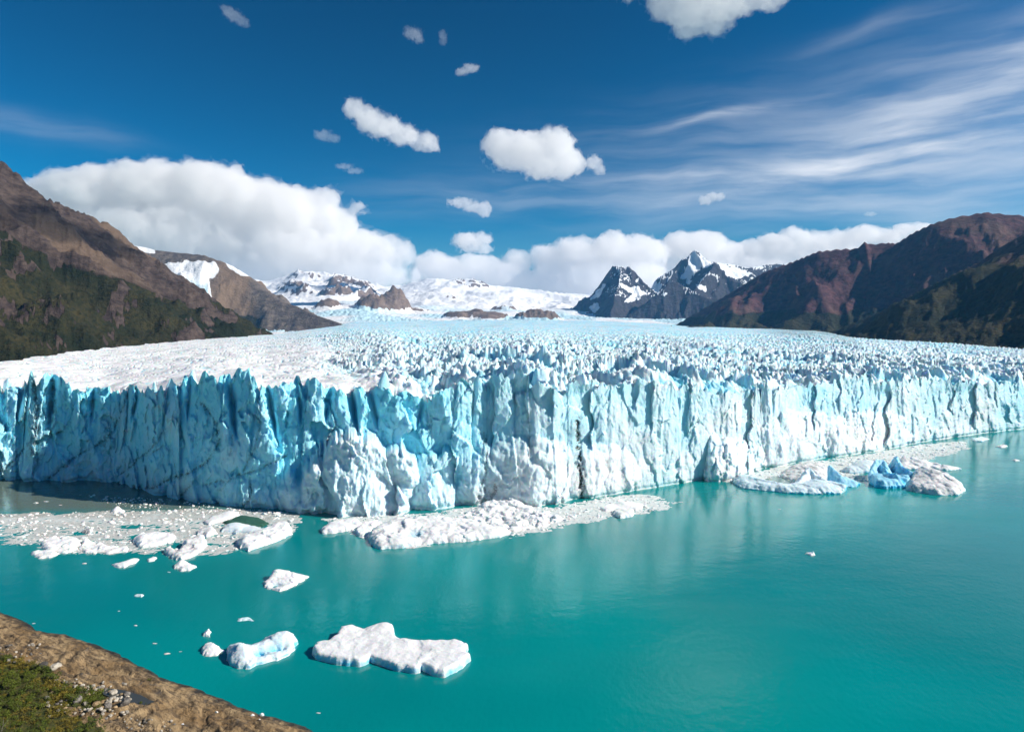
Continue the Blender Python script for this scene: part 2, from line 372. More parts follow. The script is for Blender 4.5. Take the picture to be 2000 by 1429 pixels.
EDGE = [(-1600, 560, 40), (-600, 560, 45), (-200, 600, 60), (0, 690, 64.5), (150, 1050, 63), (300, 1600, 62.5), (400, 2200, 63), (500, 3000, 67), (560, 3800, 72), (620, 4800, 95), (670, 5800, 120), (700, 9800, 200), (860, 9800, 205), (1150, 9800, 205), (1300, 9000, 150),
        (1330, 6800, 116), (1450, 5200, 97), (1600, 3300, 84), (1660, 2600, 62), (1760, 2200, 56), (2000, 1550, 53), (2400, 1300, 50), (3000, 1200, 45)]
u_main = np.linspace(-0.795, 0.795, 1260)
u_l = -0.795-np.cumsum(np.linspace(0.0012, 0.03, 42)); u_r = 0.795+np.cumsum(np.linspace(0.0012, 0.03, 42))
U = np.concatenate([u_l[::-1], u_main, u_r]); PX = U*F+CX
yb = gsmooth(np.interp(np.arange(-1600, 3001, 1.0), *np.array(BASE, float).T), 14); yb = np.interp(PX, np.arange(-1600, 3001, 1.0), yb)
YB = F*HC/(yb-HY)                                   # depth of the waterline along the front
TH = np.interp(PX, np.arange(-1600, 3001, 1.0), gsmooth(np.interp(np.arange(-1600, 3001, 1.0), *np.array(TOPH, float).T), 8))
E = np.array(EDGE, float); ax_ = np.arange(-1600, 3001, 1.0)
YE = np.interp(PX, ax_, gsmooth(np.exp(np.interp(ax_, E[:, 0], np.log(E[:, 1]))), 12)); ZE = np.interp(PX, ax_, gsmooth(np.interp(ax_, E[:, 0], E[:, 2]), 12))
XB = U*YB; SA = np.concatenate([[0], np.cumsum(np.hypot(np.diff(XB), np.diff(YB)))]); SA -= np.interp(0, PX-CX, SA)   # arc length along the front

def cells1d(s, w, jit=0.75, seed=0):
    """1-D cells of mean width w: (signed position in the cell -1..1, distance to the boundary in m, random id values)"""
    x = s/w; i = np.floor(x).astype(np.int64)
    def b(k): return k+jit*(HASH[PERM[(k*7+seed*31) & 255], 0]-0.5)
    lo = b(i); up = b(i+1); c = np.where(x < lo, i-1, np.where(x >= up, i+1, i)); lo = b(c); up = b(c+1)
    t = (x-lo)/(up-lo); h = PERM[(c*13+seed*57+5) & 255]
    return 2*t-1, np.minimum(x-lo, up-x)*w, HASH[h, 1], HASH[h, 2]

def on_wall(px, py):
    """photo pixel on the front -> (photo column, height)"""
    d = np.interp(px, PX, YB); return px, HC-(py-HY)/F*d
def front(T):
    """T (rows,1) 0..1 -> recess D (m, away from the lake), blueness, dirt, ZTOP"""
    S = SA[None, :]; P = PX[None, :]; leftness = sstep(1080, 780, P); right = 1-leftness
    # --- blades and notches that make the crest
    sw = S+2.5*noise2(S*0.03, S*0+3.3)
    p1, b1, ra, rb = cells1d(sw, 13.0, 0.8, 1); p2, b2, rc, rd = cells1d(sw, 5.2, 0.8, 2)
    notch = np.exp(-(b1/(0.8+1.8*rb))**2)*sstep(0.2, 0.6, rb)*(0.5+ra)
    saw = (1-np.abs(p1+0.5*(rb-0.5)*2))*0.5 - 0.25
    calm = 0.45+0.55*sstep(-0.15, 0.35, noise2(S*0.016, S*0+8.8))
    pB, bB, rB, rC = cells1d(sw+9, 47.0, 0.85, 7)
    ztop = TH[None, :] + calm*((ra-0.45)*8.5 + saw*6.0*(0.4+rb) + (rc-0.5)*3.6 + (1-np.abs(p2))*1.8 - notch*8.0) + fbm2(S*0.22, S*0, 4)*2.0 + (rB-0.5)*7.5 - pB*(rC-0.5)*7.0
    ztop = ztop - (1-leftness)*0.6*(ra-0.45)*8.5 + right*notch*4.5 + (1-leftness)*fbm2(S*0.12, S*0+4.2, 3)*4.0
    Z = T*ztop
    # --- recess field: broad panels, a few deep slots, smaller columns
    tt = T
    sw2 = S + 2.2*fbm2(Z*0.02+S*0.004, S*0.010+7, 3) + (tt-1)*20.0*noise2(S*0.035, S*0+2.2)
    brk = sstep(-0.25, 0.35, noise2(S*0.022+3, Z*0.025))                # where columns show at all
    kk = (1-0.80*right)*(0.35+0.65*brk)*calm
    p, b, r1, r2 = cells1d(sw2, 13.0, 0.8, 1)
    top = sstep(0.10, 0.95, tt+0.22*noise2(S*0.04, Z*0.03))
    gate = sstep(0.45, 0.75, r2)
    D = kk*((r1-0.5)*7.0*top + np.exp(-(b/(1.0+1.6*r2))**2)*7.0*gate*top**1.3)
    D = D - kk*(p*(r2-0.35))*4.5*top
    pL, bL, rL, rM = cells1d(sw2*1.0+4, 34.0, 0.85, 5)
    D = D + (1-0.55*right)*((rL-0.5)*8.0 - pL*(rM-0.4)*6.0)*(0.35+0.65*top)
    q, c, r3, r4 = cells1d(sw2+0.8*noise2(Z*0.05, S*0.05), 4.6, 0.85, 2)
    D = D + kk*((r3-0.5)*1.6*top**1.5 + np.exp(-(c/0.4)**2)*1.8*(r4 > 0.8)*top)
    # slabs broken at every angle, large ones cut by small ones
    wq = 0.35*fbm2(S*0.06, Z*0.06+30, 3)
    t1, h1_, j1 = vplanes((S+0.22*Z)/13.0+wq, (Z-0.30*S)/33.0-wq); t2, h2_, j2 = vplanes((S-0.18*Z)/5.0+2*wq, (Z+0.2*S)/12.5+17)
    t3, h3_, j3 = vplanes((S+0.10*Z)/2.2+2*wq+5, (Z-0.1*S)/5.0+9)
    D = D + (1-0.70*right)*(5.6*t1+2.2*(h1_-0.5)) + (1-0.68*right)*(2.4*t2+1.0*(h2_-0.5)) + (1-0.52*right)*(0.85*t3+0.35*(h3_-0.5))
    X3 = U[None, :]*YB[None, :]; Y3 = YB[None, :]
    D = D + fbm3(S*0.055, Z*0.030, S*0+1.7, 3)*(3.6-1.2*right) + 7.0*noise2(S*0.0085, S*0+5.5)*(0.4+0.6*tt)
    fl = fbm3(S*0.30, Z*0.06, S*0.01, 4, 0.55)
    D = D + (1-0.3*right)*(fl*0.45 + fbm3(S*0.55, Z*0.34, S*0+9, 4, 0.6)*0.42)
    # --- slump cones and buttresses, (photo column, row, half-widths in photo px, metres outwards)
    lump = np.zeros_like(Z)
    for (x, y, rx, ry, a) in [(700, 985, 120, 60, 22), (830, 970, 55, 80, 11), (1000, 960, 110, 100, 9), (1060, 930, 60, 80, 6), (1425, 925, 50, 68, 15), (1395, 905, 16, 60, 6), (1180, 930, 70, 60, 5), (1690, 860, 90, 60, 5), (1560, 860, 80, 60, 4)]:
        _, zc = on_wall(x, y); dloc = np.interp(x, PX, YB)
        e = ((P-x)/rx)**2 + ((Z-zc)/(ry*dloc/F))**2
        e = e + 0.30*fbm2(S*0.10+x, Z*0.10, 3)
        lump = np.maximum(lump, a*np.sqrt(np.clip(1-e, 0, 1)))
    # the slumped ledge left of the prow: a broad shelf with a bright top and right flank
    for (x, y, rx, a, fall) in [(706, 856, 128, 27, 18), (640, 915, 95, 12, 12), (862, 880, 30, 9, 8)]:
        _, zs = on_wall(x, y); dx_ = (P-x)/rx+0.28*fbm2(S*0.06+x, Z*0.06, 4); zl = zs-fall*dx_**2+7.0*fbm2(S*0.09, S*0+x*0.1, 4)-3*(h2_-0.5)
        lump = np.maximum(lump, a*np.sqrt(np.clip(1-np.abs(dx_)**2.5, 0, 1))*sstep(zl+2.5, zl-2.5, Z)*(0.72+0.28*np.clip(1-Z/np.maximum(zl, 5), 0, 1)))
    rag = fbm3(S*0.16, Z*0.16, S*0+4.4, 4, 0.6)
    D = D - lump - np.clip(lump/12, 0, 1)*(rag*1.5+2.4*t2+1.2*(h2_-0.5))
    # --- faces that step out to the right and leave a shaded panel on their left
    for (x, y0, y1, dep, dec) in [(962, 745, 875, 8, 42), (1156, 772, 872, 7.5, 42), (1085, 745, 800, 5, 14), (1240, 770, 800, 5, 16), (1465, 745, 905, 7, 20), (1590, 760, 830, 5, 12), (1735, 770, 860, 6, 16), (1905, 765, 830, 7, 16), (1860, 770, 800, 5, 10), (1970, 800, 830, 4, 8), (1270, 742, 840, 5, 20), (1025, 760, 830, 4, 16), (1345, 750, 860, 4, 10), (1640, 745, 800, 4, 10), (885, 855, 950, 6, 30)]:
        if x > 1200: dep, dec = 0.7*dep, 1.9*dec
        _, za = on_wall(x, y1); _, zb = on_wall(x, y0); xs = x+0.18*(Z-30)*np.sin(x)+9*noise2(Z*0.09+x, S*0+x*0.1)
        zm = sstep(za-6, za+5, Z+5*noise2(S*0.1, Z*0.02+x))*sstep(zb+9, zb-1, Z)
        D = D + dep*np.exp(-np.clip((xs-P)/dec, 0, 30))*(P < xs)*zm
    # --- deep open crevasses in the shaded face, (column, rows from-to, width m, depth m, tilt px)
    for (x, y0, y1, w_, dep, tl) in [(457, 775, 868, 2.6, 15, -6), (368, 755, 835, 1.6, 8, 4), (262, 765, 835, 2.0, 8, 8), (532, 755, 870, 2.0, 11, -10), (100, 745, 850, 3.0, 11, 4), (694, 775, 860, 2.4, 10, -8), (38, 750, 830, 1.8, 8, 5), (585, 760, 840, 1.6, 8, -4), (640, 770, 835, 2.2, 8, 6), (320, 790, 850, 1.4, 6, 5), (732, 760, 850, 2.6, 8, -10), (820, 775, 860, 2.0, 7, 6), (180, 770, 840, 1.6, 7, 4)]:
        _, za = on_wall(x, y1); _, zb = on_wall(x, y0); dl = np.interp(x, PX, YB)
        f_ = np.clip((Z-za)/(zb-za), 0, 1.3); ds = ((P-x)-tl*(f_-0.5)*2)/F*dl+0.8*noise2(Z*0.08+x, S*0)
        D = D + dep*np.exp(-(ds/(w_*(0.25+0.75*f_)))**2)*sstep(0.0, 0.45, f_)
    # lean back, ice foot at the waterline
    D = D + 5.0*np.clip(tt, 0, 1)**1.4 + 1.2*np.exp(-((Z-0.6)/1.1)**2)
    D = D*np.clip(YB[None, :]/430.0, 0.8, 1.3)
    # --- dirt: drawn as strokes with their own shape
    dirt = np.zeros_like(Z)
    for pts, w, a in [([(66, 748), (74, 800), (70, 850), (64, 885)], 3.0, 0.95), ([(104, 750), (108, 800), (96, 840)], 2.0, 0.9), ([(88, 760), (90, 830)], 1.5, 0.6), ([(0, 922), (28, 900), (60, 862), (80, 835)], 1.0, 0.9), ([(72, 880), (74, 905)], 1.6, 0.7),
                      ([(252, 762), (228, 830), (205, 860), (150, 892), (95, 937)], 0.9, 0.95), ([(120, 845), (100, 850)], 1.2, 0.8), ([(210, 840), (203, 870)], 2.0, 0.75),
                      ([(395, 792), (424, 830), (427, 866), (402, 908), (350, 930), (292, 953)], 0.8, 1.0), ([(325, 838), (282, 888), (238, 925)], 0.6, 0.9), ([(320, 870), (250, 905)], 0.5, 0.6),
                      ([(560, 893), (480, 927), (400, 950)], 0.6, 0.8), ([(508, 832), (495, 880), (475, 922)], 0.5, 0.8), ([(492, 945), (490, 970), (476, 988)], 0.8, 0.9), ([(378, 936), (354, 972)], 0.7, 0.9), ([(336, 880), (345, 935)], 0.4, 0.6), ([(245, 760), (262, 748)], 1.4, 0.6), ([(455, 850), (450, 890)], 0.5, 0.6),
                      ([(1127, 826), (1129, 880), (1135, 930), (1136, 977)], 1.3, 1.6), ([(945, 850), (952, 900), (945, 940), (950, 978)], 1.2, 0.75), ([(968, 945), (958, 980)], 2.6, 0.75), ([(935, 960), (945, 985)], 2.0, 0.7), ([(1040, 865), (1030, 905)], 1.2, 0.35), ([(1095, 965), (1098, 978)], 1.4, 0.6), ([(1185, 900), (1190, 930)], 0.8, 0.35)]:
        c = np.array(pts, float); dl = np.interp(c[:, 0].mean(), PX, YB)
        q = np.array([((a_-CX)/F*dl, on_wall(a_, b_)[1]) for a_, b_ in pts])
        wob = 1.3*fbm2(S*0.25, Z*0.25, 3)
        dd, _, _ = polydist((P-CX)/F*dl+wob, Z+wob*0.7, q)
        halo = 0.30*np.exp(-np.clip((np.interp(P, PX, P[0])-0)*0, 0, 1))*np.exp(-(dd/(w*3.2))**2)*a
        bk = 0.35+0.65*sstep(-0.35, 0.15, fbm2(S*0.35+w, Z*0.35, 3)); D = D+1.5*a*np.exp(-(dd/(w*1.2))**2)*bk
        dirt = np.maximum(dirt, np.maximum(a*bk*np.exp(-(dd/w)**2), halo))
    dirt = np.maximum(dirt, 0.06*sstep(0.1, 0.5, fbm2(S*0.05, Z*0.02+2, 4))*sstep(0.7, 0.2, tt))
    blue = 0.86 + 0.25*fbm2(S*0.02, Z*0.03, 3) - 0.52*right  # shade painted in: bluer left wall out of the sun, paler sunlit right
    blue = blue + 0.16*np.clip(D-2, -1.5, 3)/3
    blue = np.clip(blue*(1-0.62*np.clip(lump/14, 0, 1)), 0.08, 1)  # slumped ice paler, sunlight put into its colour
    return D, blue, dirt, ztop, Z

NW = 122
tw = np.linspace(-0.03, 1, NW)[:, None]
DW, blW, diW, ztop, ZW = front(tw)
YW = YB[None, :]+DW
VW = np.stack([U[None, :]*YW, YW, ZW], -1)

# --- upper surface, rows run inland from the crest
NS = 258
L = np.maximum(YE-YW[-1]+0, 60.0); k = np.arange(NS)/(NS-1.0)
cl = np.full(U.shape, 0.01); ch = np.full(U.shape, 14.0)
for _ in range(40):
    cm = 0.5*(cl+ch); step = L*cm/NS/(np.exp(cm)-1); m = step > 0.75; cl = np.where(m, cm, cl); ch = np.where(m, ch, cm)
OFF = L*(np.exp(cm*k[:, None])-1)/(np.exp(cm)-1)
YS = YB[None, :]+6.0+OFF+(YW[-1]-YB-6.0)[None, :]*np.exp(-OFF/25.0); OFFS = YS-(YB[None, :]+6.0)*np.ones_like(YS); OFFS = np.clip(OFFS, 0, None); XS = U[None, :]*YS; PS = PX[None, :]+0*YS
frac = np.clip(OFFS/np.maximum(YE-YB-6.0, 60.)[None, :], 0, 1)
pw = 1.0+0.35*sstep(500, 900, PS)*sstep(1600, 1200, PS)
base = TH[None, :]*(1-frac**pw)+ZE[None, :]*frac**pw
rough_zone = sstep(560, 900, PS+fbm2(XS*0.006, YS*0.004, 3)*150+np.clip((YS-420)*0.12, -30, 160)*1.0)
# the crest blades die away inland; the surface dips towards the brink between them
fin = ztop-TH[None, :]
n1 = fbm2(XS*0.05, YS*0.05, 3)
finfade = np.exp(-(OFF/(7.0+4*n1))**1.3)
dip = -5.0*np.exp(-OFFS/22.0)*(1-finfade)*(1-0.6*rough_zone)
z = base+fin*finfade+dip
# serac field: warped cells cut by crevasses, longer along one direction
wx = XS+9*fbm2(XS*0.012, YS*0.012, 3); wy = YS+9*fbm2(XS*0.012+40, YS*0.012, 3)
ca, sa_ = cos(0.62), sin(0.62); rx_ = wx*ca+wy*sa_; ry_ = -wx*sa_+wy*ca
f1, f2, h1, h2 = voro2(rx_/11.0, ry_/17.0); cre = sstep(0.02, 0.34, f2-f1)
f1b, f2b, h1b, h2b = voro2(rx_/5.2+9, ry_/7.5); creb = sstep(0.0, 0.4, f2b-f1b)
far = sstep(700, 2600, YS)
A = rough_zone*(6.8+2.0*n1)*(1-0.30*far)*sstep(0.0, 16.0, OFFS)*(1-0.62*sstep(1100, 3600, YS))*(1-0.6*sstep(3600, 7500, YS))*(1+0.25*sstep(750, 550, YS))
peak = cre*(0.40+0.75*h1)+0.42*np.clip(1-f1*1.1, 0, 1)*h2
near = sstep(1500, 600, YS)
rA = ridged2(rx_/38.0+0.5*n1, ry_/190.0, 3, 0.5); rB_ = ridged2(rx_/19.0+7, ry_/80.0+0.4*n1, 3, 0.5); rC_ = ridged2(XS/420.0, YS/900.0+3, 2)
rD = ridged2(XS/130.0+0.6*n1, YS/34.0+0.8*fbm2(XS*0.01, YS*0.01, 2), 3, 0.5); farr = sstep(900, 2200, YS)
z = z+A*(0.44-0.12*near)*(peak-0.55) + A*1.2*farr*(rD-0.42) + A*0.26*(creb*(0.3+0.7*h1b)-0.4) + A*(1.0+0.9*near)*(rA-0.42) + A*0.75*(rB_-0.42) + A*1.3*(rC_-0.4)
# broken whaleback ground on the left: low swells, thin open cracks
f1c, f2c, h1c, _ = voro2(wx/26.0, wy/15.0); crk = np.exp(-((f2c-f1c)/0.045)**2)*(h1c > 0.35)
sm = (1-rough_zone)*sstep(0.0, 25.0, OFFS)
z = z+sm*(2.4*fbm2(XS*0.035, YS*0.025, 3, 0.42)-2.2*crk*sstep(0.0, 0.5, n1+0.45)+0.35*(creb-0.6)*sstep(0.1, 0.6, n1))
z = z+(0.14+0.3*rough_zone)*fbm2(XS*0.35, YS*0.35, 3)*sstep(1500, 500, YS)
blS = np.clip(rough_zone*(0.20+0.45*(1-cre)*(0.5+0.5*h2)+0.55*sstep(0.45, 0.15, rA)+0.35*(1-creb)*far)+sm*crk*0.9-0.10*rough_zone*sstep(900, 3000, YS), 0, 1)
blS = np.clip(blS+finfade*0.25*(fin > 0), 0, 1)
diS = 0.8*sstep(1440, 1560, PS)*sstep(1690, 1640, PS)*sstep(0.35, 0.7, frac)*sstep(-0.3, 0.3, fbm2(XS*0.02, YS*0.006, 4)+0.2)
diS = np.maximum(diS, 0.30*sstep(0.05, 0.5, fbm2(XS*0.004+3, YS*0.0012, 4))*sstep(2500, 5000, YS))
diS = np.maximum(diS, 0.14*sm*sstep(0.1, 0.55, fbm2(XS*0.03, YS*0.012+8, 4)))
diS = np.maximum(diS, 0.16*rough_zone*sstep(0.15, 0.6, fbm2(XS*0.02, YS*0.02+18, 4)))
# the margins roll over and go down to the ground behind
roll = np.clip(OFF-L+0, 0, None)
z[0] = ztop[0] if ztop.ndim == 2 else ztop
NE = 9; de = np.array([4, 12, 28, 60, 110, 180, 280, 420, 620.])[:, None]
YSe = YS[-1][None, :]+de; zE_ = z[-1][None, :]-de*0.06-de*de*0.0006
YS2 = np.concatenate([YS, YSe]); z2 = np.concatenate([z, np.maximum(zE_, -6)])
VS = np.stack([U[None, :]*YS2, YS2, z2], -1)
blS2 = np.concatenate([blS, np.repeat(blS[-1:], NE, 0)*0]); diS2 = np.concatenate([diS, np.repeat(diS[-1:], NE, 0)])
ICE = mat_ice('glacier_ice', sss=0.55)
glacier = empty('glacier', (0, 420, 0)); tag(glacier, 'huge blue and white glacier with a sheer fluted ice cliff rising from the lake', 'glacier')
def gpart(name, V, attrs, nr):
    me = mesh_np(name, V.reshape(-1, 3)-np.array([0, 420, 0]), gridfaces(nr, len(U)), attrs); o = obj(name, me, ICE, glacier); return o
CLIFF = None
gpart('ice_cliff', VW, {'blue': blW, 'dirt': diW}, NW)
gpart('ice_surface', VS, {'blue': blS2, 'dirt': diS2}, NS+NE)

# --- free-standing blades of ice on the brink and in the broken ground behind it
def blade(seed):
    rg = np.random.default_rng(seed); nr, nc = 15, 18; t = np.linspace(0, 1, nr)[:, None]; a = np.linspace(0, 2*np.pi, nc, endpoint=False)[None, :]
    lean = rg.uniform(-0.5, 0.5); w = (1-t)**rg.uniform(0.45, 0.8)*(1+0.12*np.sin(7*t+seed)); e = 0.75
    ca_ = np.sign(np.cos(a))*np.abs(np.cos(a))**e; sa2 = np.sign(np.sin(a))*np.abs(np.sin(a))**e
    X = w*ca_*0.5+lean*t**1.5*0.5; Y = w*sa2*0.5*rg.uniform(0.6, 1.0); Zz = t+0*a
    n = fbm3(X*2.6+seed, Y*2.6, Zz*3.0+seed, 4, 0.55)*0.16*(1-0.7*t); X = X*(1+n)+0.06*n; Y = Y*(1+n)
    Zz = Zz+0.05*noise2(X*4+seed, Y*4)*(t > 0.4); i = np.arange(nr*nc).reshape(nr, nc); j = np.roll(i, -1, 1)
    Q = np.stack([i[:-1], j[:-1], j[1:], i[1:]], -1).reshape(-1, 4); V = np.stack([X, Y, Zz], -1).reshape(-1, 3)
    bl = np.clip(0.85-0.35*t+0*a, 0, 1).reshape(-1); me = mesh_np('serac', V, Q, {'blue': bl, 'dirt': 0*bl}); me.materials.append(ICE); return me
BL = [blade(40+i) for i in range(8)]; rgs = np.random.default_rng(4)
for x, ytop, hp, wp in [(375, 722, 60, 20), (400, 731, 55, 18), (467, 731, 120, 24), (449, 738, 60, 12), (607, 742, 80, 22), (640, 750, 60, 14), (748, 724, 110, 26), (791, 756, 70, 12), (108, 738, 80, 20), (134, 745, 60, 16), (56, 742, 70, 18), (300, 746, 60, 16), (328, 740, 70, 16), (428, 747, 50, 12), (690, 752, 70, 16), (722, 760, 60, 12), (12, 738, 80, 18), (560, 756, 60, 14), (520, 752, 60, 12), (1002, 742, 50, 14), (1252, 741, 60, 20), (1290, 746, 40, 14), (1462, 750, 60, 20), (1652, 736, 55, 20), (1692, 742, 50, 16), (1760, 752, 40, 12), (1902, 762, 50, 16), (1205, 765, 40, 12), (1590, 752, 50, 14), (1400, 762, 40, 12), (1960, 764, 40, 12), (1060, 748, 40, 12), (935, 752, 50, 14), (1830, 758, 40, 12), (1345, 756, 40, 12)]:
    d = float(YW[-12:, np.abs(PX-x) < 0.5*wp].max())+wp/F*430*0.45+0.5; zt = HC-(ytop-HY)/F*d; hh = min(hp*0.6/F*d, 14.0); o = obj('serac', BL[rgs.integers(8)], None, glacier)
    o.location = ((x-CX)/F*d, d-420, zt-hh); o.scale = (wp/F*d*1.25, wp/F*d*rgs.uniform(0.8, 1.3), hh); o.rotation_euler = (0, 0, rgs.uniform(-0.5, 0.5))
for k_ in range(70):
    ci = int(np.interp(rgs.uniform(720, 1990), PX, np.arange(len(PX)))); ri = int(rgs.uniform(14, 130)); hh = rgs.uniform(6, 12); w_ = rgs.uniform(4, 9); o = obj('serac', BL[rgs.integers(8)], None, glacier)
    o.location = (VS[ri, ci, 0], VS[ri, ci, 1]-420, VS[ri, ci, 2]-hh*0.62); o.scale = (w_, w_*rgs.uniform(0.8, 1.8), hh); o.rotation_euler = (0, 0, rgs.uniform(0.3, 1.1))
print('glacier', time.time()-T0)

# ================================================================== MOUNTAINS
def fan(u0, u1, nu, y0, y1, ny, geom=True):
    u = np.linspace(u0, u1, nu); y = np.geomspace(y0, y1, ny) if geom else np.linspace(y0, y1, ny)
    UU, YY = np.meshgrid(u, y); return UU*YY, YY
def crest3(pts):
    return [px2p(*p) for p in pts]
def mat_mountain(name, rock1, rock2, forest=(0.016, 0.021, 0.009), forest2=(0.055, 0.047, 0.018), snow=(0.86, 0.88, 0.9), sc=1.0):
    s = NT(name); fo = s.attr('forest'); sn = s.attr('snow'); tint = s.attr('tint')
    n1 = s.noise(0.004*sc, 7, 0.65); n2 = s.noise(0.022*sc, 6, 0.7, stretch=(1, 1, 1.7)); n3 = s.noise(0.075*sc, 4, 0.65)
    rock = s.mix(s.ramp(n2, 0.35, 0.68), rock1, rock2)
    rock = s.mix(s.math('MULTIPLY', tint, 1.0, clamp=True), rock, (0.21, 0.145, 0.095))
    fcol = s.mix(s.ramp(n1, 0.38, 0.66), forest, forest2); fcol = s.mix(s.ramp(n3, 0.35, 0.75), fcol, (0.009, 0.016, 0.008))
    ff = s.ramp(s.math('ADD', fo, s.math('MULTIPLY', s.math('SUBTRACT', n2, 0.5), 0.8)), 0.42, 0.58)
    col = s.mix(ff, rock, fcol)
    sf = s.ramp(s.math('ADD', sn, s.math('MULTIPLY', s.math('SUBTRACT', n2, 0.5), 0.5)), 0.44, 0.56)
    blu = s.attr('blue')
    sncol = s.mix(blu, snow, (0.42, 0.70, 0.80))
    col = s.mix(sf, col, sncol)
    h = s.math('ADD', s.math('MULTIPLY', n2, 14.0), s.math('MULTIPLY', n3, s.math('ADD', 2.5, s.math('MULTIPLY', ff, 6.0))))
    nn = s.bump(h, 1.0, 1.1/sc)
    s.bsdf(col, 0.85, nn, 0.15); return s.m
def slope_of(X, Y, Zz):
    gi = np.gradient(Zz); # along rows, cols
    yr = np.gradient(Y, axis=0); xc = np.gradient(X, axis=1); xr = np.gradient(X, axis=0)
    zx = gi[1]/np.maximum(np.abs(xc), 1e-6); zy = (gi[0]-zx*xr)/np.maximum(np.abs(yr), 1e-6)
    return np.hypot(zx, zy), zx, zy
def build_mtn(name, X, Y, Zz, mat, masks):
    me = mesh_np(name, np.stack([X, Y, Zz], -1).reshape(-1, 3), gridfaces(*X.shape), masks); o = obj(name, me, mat); tag(o, kind='structure'); return o
def ridge_model(X, Y, crest, s_near, s_far, zfoot=-15.0):
    """terrain that falls from a 3-D crest line to a concave foot; s = tangent of the slope at the crest on either side"""
    d, v, sg = polydist(X, Y, crest); zc = v[..., 0]; hh = np.maximum(zc-zfoot, 20.0)
    return zfoot+hh*np.maximum(1-d*np.where(sg < 0, s_near, s_far)/hh/1.25, 0)**1.25-np.clip(d-1.25*hh/0.6, 0, None)*0.05, d, zc, sg

# ---- left mountain: long brown ridge over a forested slope
X, Y = fan(-1.08, -0.22, 430, 760, 7000, 230)
cr = crest3([(-900, -120, 1900), (-400, 120, 2200), (-120, 255, 2500), (0, 312, 2650), (30, 345, 2720), (70, 372, 2820), (115, 388, 2950), (150, 402, 3050), (200, 437, 3250), (240, 467, 3400), (300, 518, 3700), (340, 556, 3950), (385, 588, 4250), (430, 614, 4550), (490, 645, 4900), (560, 674, 5300), (640, 690, 5600)])
wv_ = 110*fbm2(X*0.0016, Y*0.0016, 4)
z0, d, zc, sg = ridge_model(X+wv_*0.5, Y+wv_*0.5, cr, 0.80, 0.7)
gul = ridged2(X*0.0008+0.25*noise2(X*0.003, Y*0.003), Y*0.0030, 4, 0.5); rg2 = fbm2(X*0.007, Y*0.007, 5, 0.55)
amp = sstep(0, 400, d)*np.clip(zc/500, 0.15, 1)
zz = z0 + (gul-0.5)*95*amp + rg2*(8+16*amp) + (ridged2(X*0.012, Y*0.009, 4, 0.6)-0.5)*22
low = sstep(330, 120, zz)
zz = zz+low*30*sstep(0, 60, zz)*sstep(300, 450, zc)*np.clip(fbm2(X*0.005+5, Y*0.004, 4)+0.1, 0, 1)
fz = np.interp(X/Y, [-1.2, -0.75, -0.60, -0.49, -0.40, -0.30], [520, 430, 262, 215, 190, 150])
wob = 70*fbm2(X*0.002, Y*0.004, 5)
forest = sstep(fz+45, fz-45, zz+wob)
slp, zx, zy = slope_of(X, Y, zz)
outc = sstep(0.22, 0.5, fbm2(X*0.006+9, Y*0.0035, 5, 0.55)+0.3*sstep(0.6, 1.2, slp))
forest = forest*(1-0.85*outc)
zz = zz+forest*(noise2(X/26.0, Y/26.0)*6.0+noise2(X/12.0, Y/12.0)*1.5)*sstep(4800, 2500, Y)
tint = sstep(0.05, 0.5, fbm2(X*0.003+2, Y*0.003, 4)+0.12)*0.5*sstep(150, 420, zz)
zz = np.maximum(zz, -20+0*zz)
MAT_L = mat_mountain('mountain_rock_brown', (0.038, 0.028, 0.027), (0.105, 0.078, 0.066))
build_mtn('mountain_left', X, Y, zz, MAT_L, {'forest': forest, 'snow': 0*zz, 'tint': tint, 'blue': 0*zz})

# ---- second mountain behind it, with a hanging glacier
X, Y = fan(-0.66, -0.235, 260, 5200, 10500, 140)
cr = crest3([(150, 455, 8000), (250, 476, 7900), (300, 486, 7900), (340, 492, 7900), (400, 498, 7800), (440, 512, 7700), (475, 532, 7600), (510, 562, 7450), (545, 584, 7300), (590, 604, 7100), (630, 618, 6900), (672, 634, 6600)])
w = 130*fbm2(X*0.0012, Y*0.0012, 4)
z0, d, zc, sg = ridge_model(X+w*0.3, Y+w*0.3, cr, 0.66, 0.5)
rg = ridged2(X*0.0016, Y*0.0010, 5, 0.55)
zz = z0+(rg-0.45)*170*sstep(0, 450, d)*np.clip(zc/500, 0.2, 1)+fbm2(X*0.006, Y*0.006, 5, 0.55)*32*sstep(-50, 300, d)*np.clip(zc/400, .2, 1)
P2 = X/Y*F+CX; R2 = HY-(zz-HC)/Y*F
hang = polysd(P2, R2, [(318, 516), (350, 512), (420, 512), (428, 535), (408, 548), (412, 580), (402, 608), (388, 590), (362, 568), (340, 548), (322, 528)])
snow = sstep(-9, 9, hang+7*fbm2(P2*0.05, R2*0.05, 4))
sn2 = np.maximum(sstep(-4, 4, polysd(P2, R2, [(245, 470), (300, 484), (305, 496), (275, 492), (240, 484)])), sstep(-3, 3, polysd(P2, R2, [(440, 512), (465, 524), (490, 540), (470, 538), (445, 522)])))
snow = np.maximum(snow, sn2*(d < 500))
blue = sstep(535, 575, R2)*sstep(0, 8, hang)*0.9*(0.5+0.5*sstep(-0.3, 0.4, fbm2(P2*0.15, R2*0.1, 4)))
zz = zz+snow*20*(hang > -5)
forest = sstep(330, 150, zz+60*fbm2(X*0.002, Y*0.002, 3))*sstep(0.0, 0.5, 0.5+fbm2(X*0.001+4, Y*0.001, 3))*sstep(545, 480, P2)
tint = sstep(-0.1, 0.5, fbm2(X*0.0018+2, Y*0.0018, 4)+0.25)*sstep(380, 440, P2)*sstep(560, 500, P2)
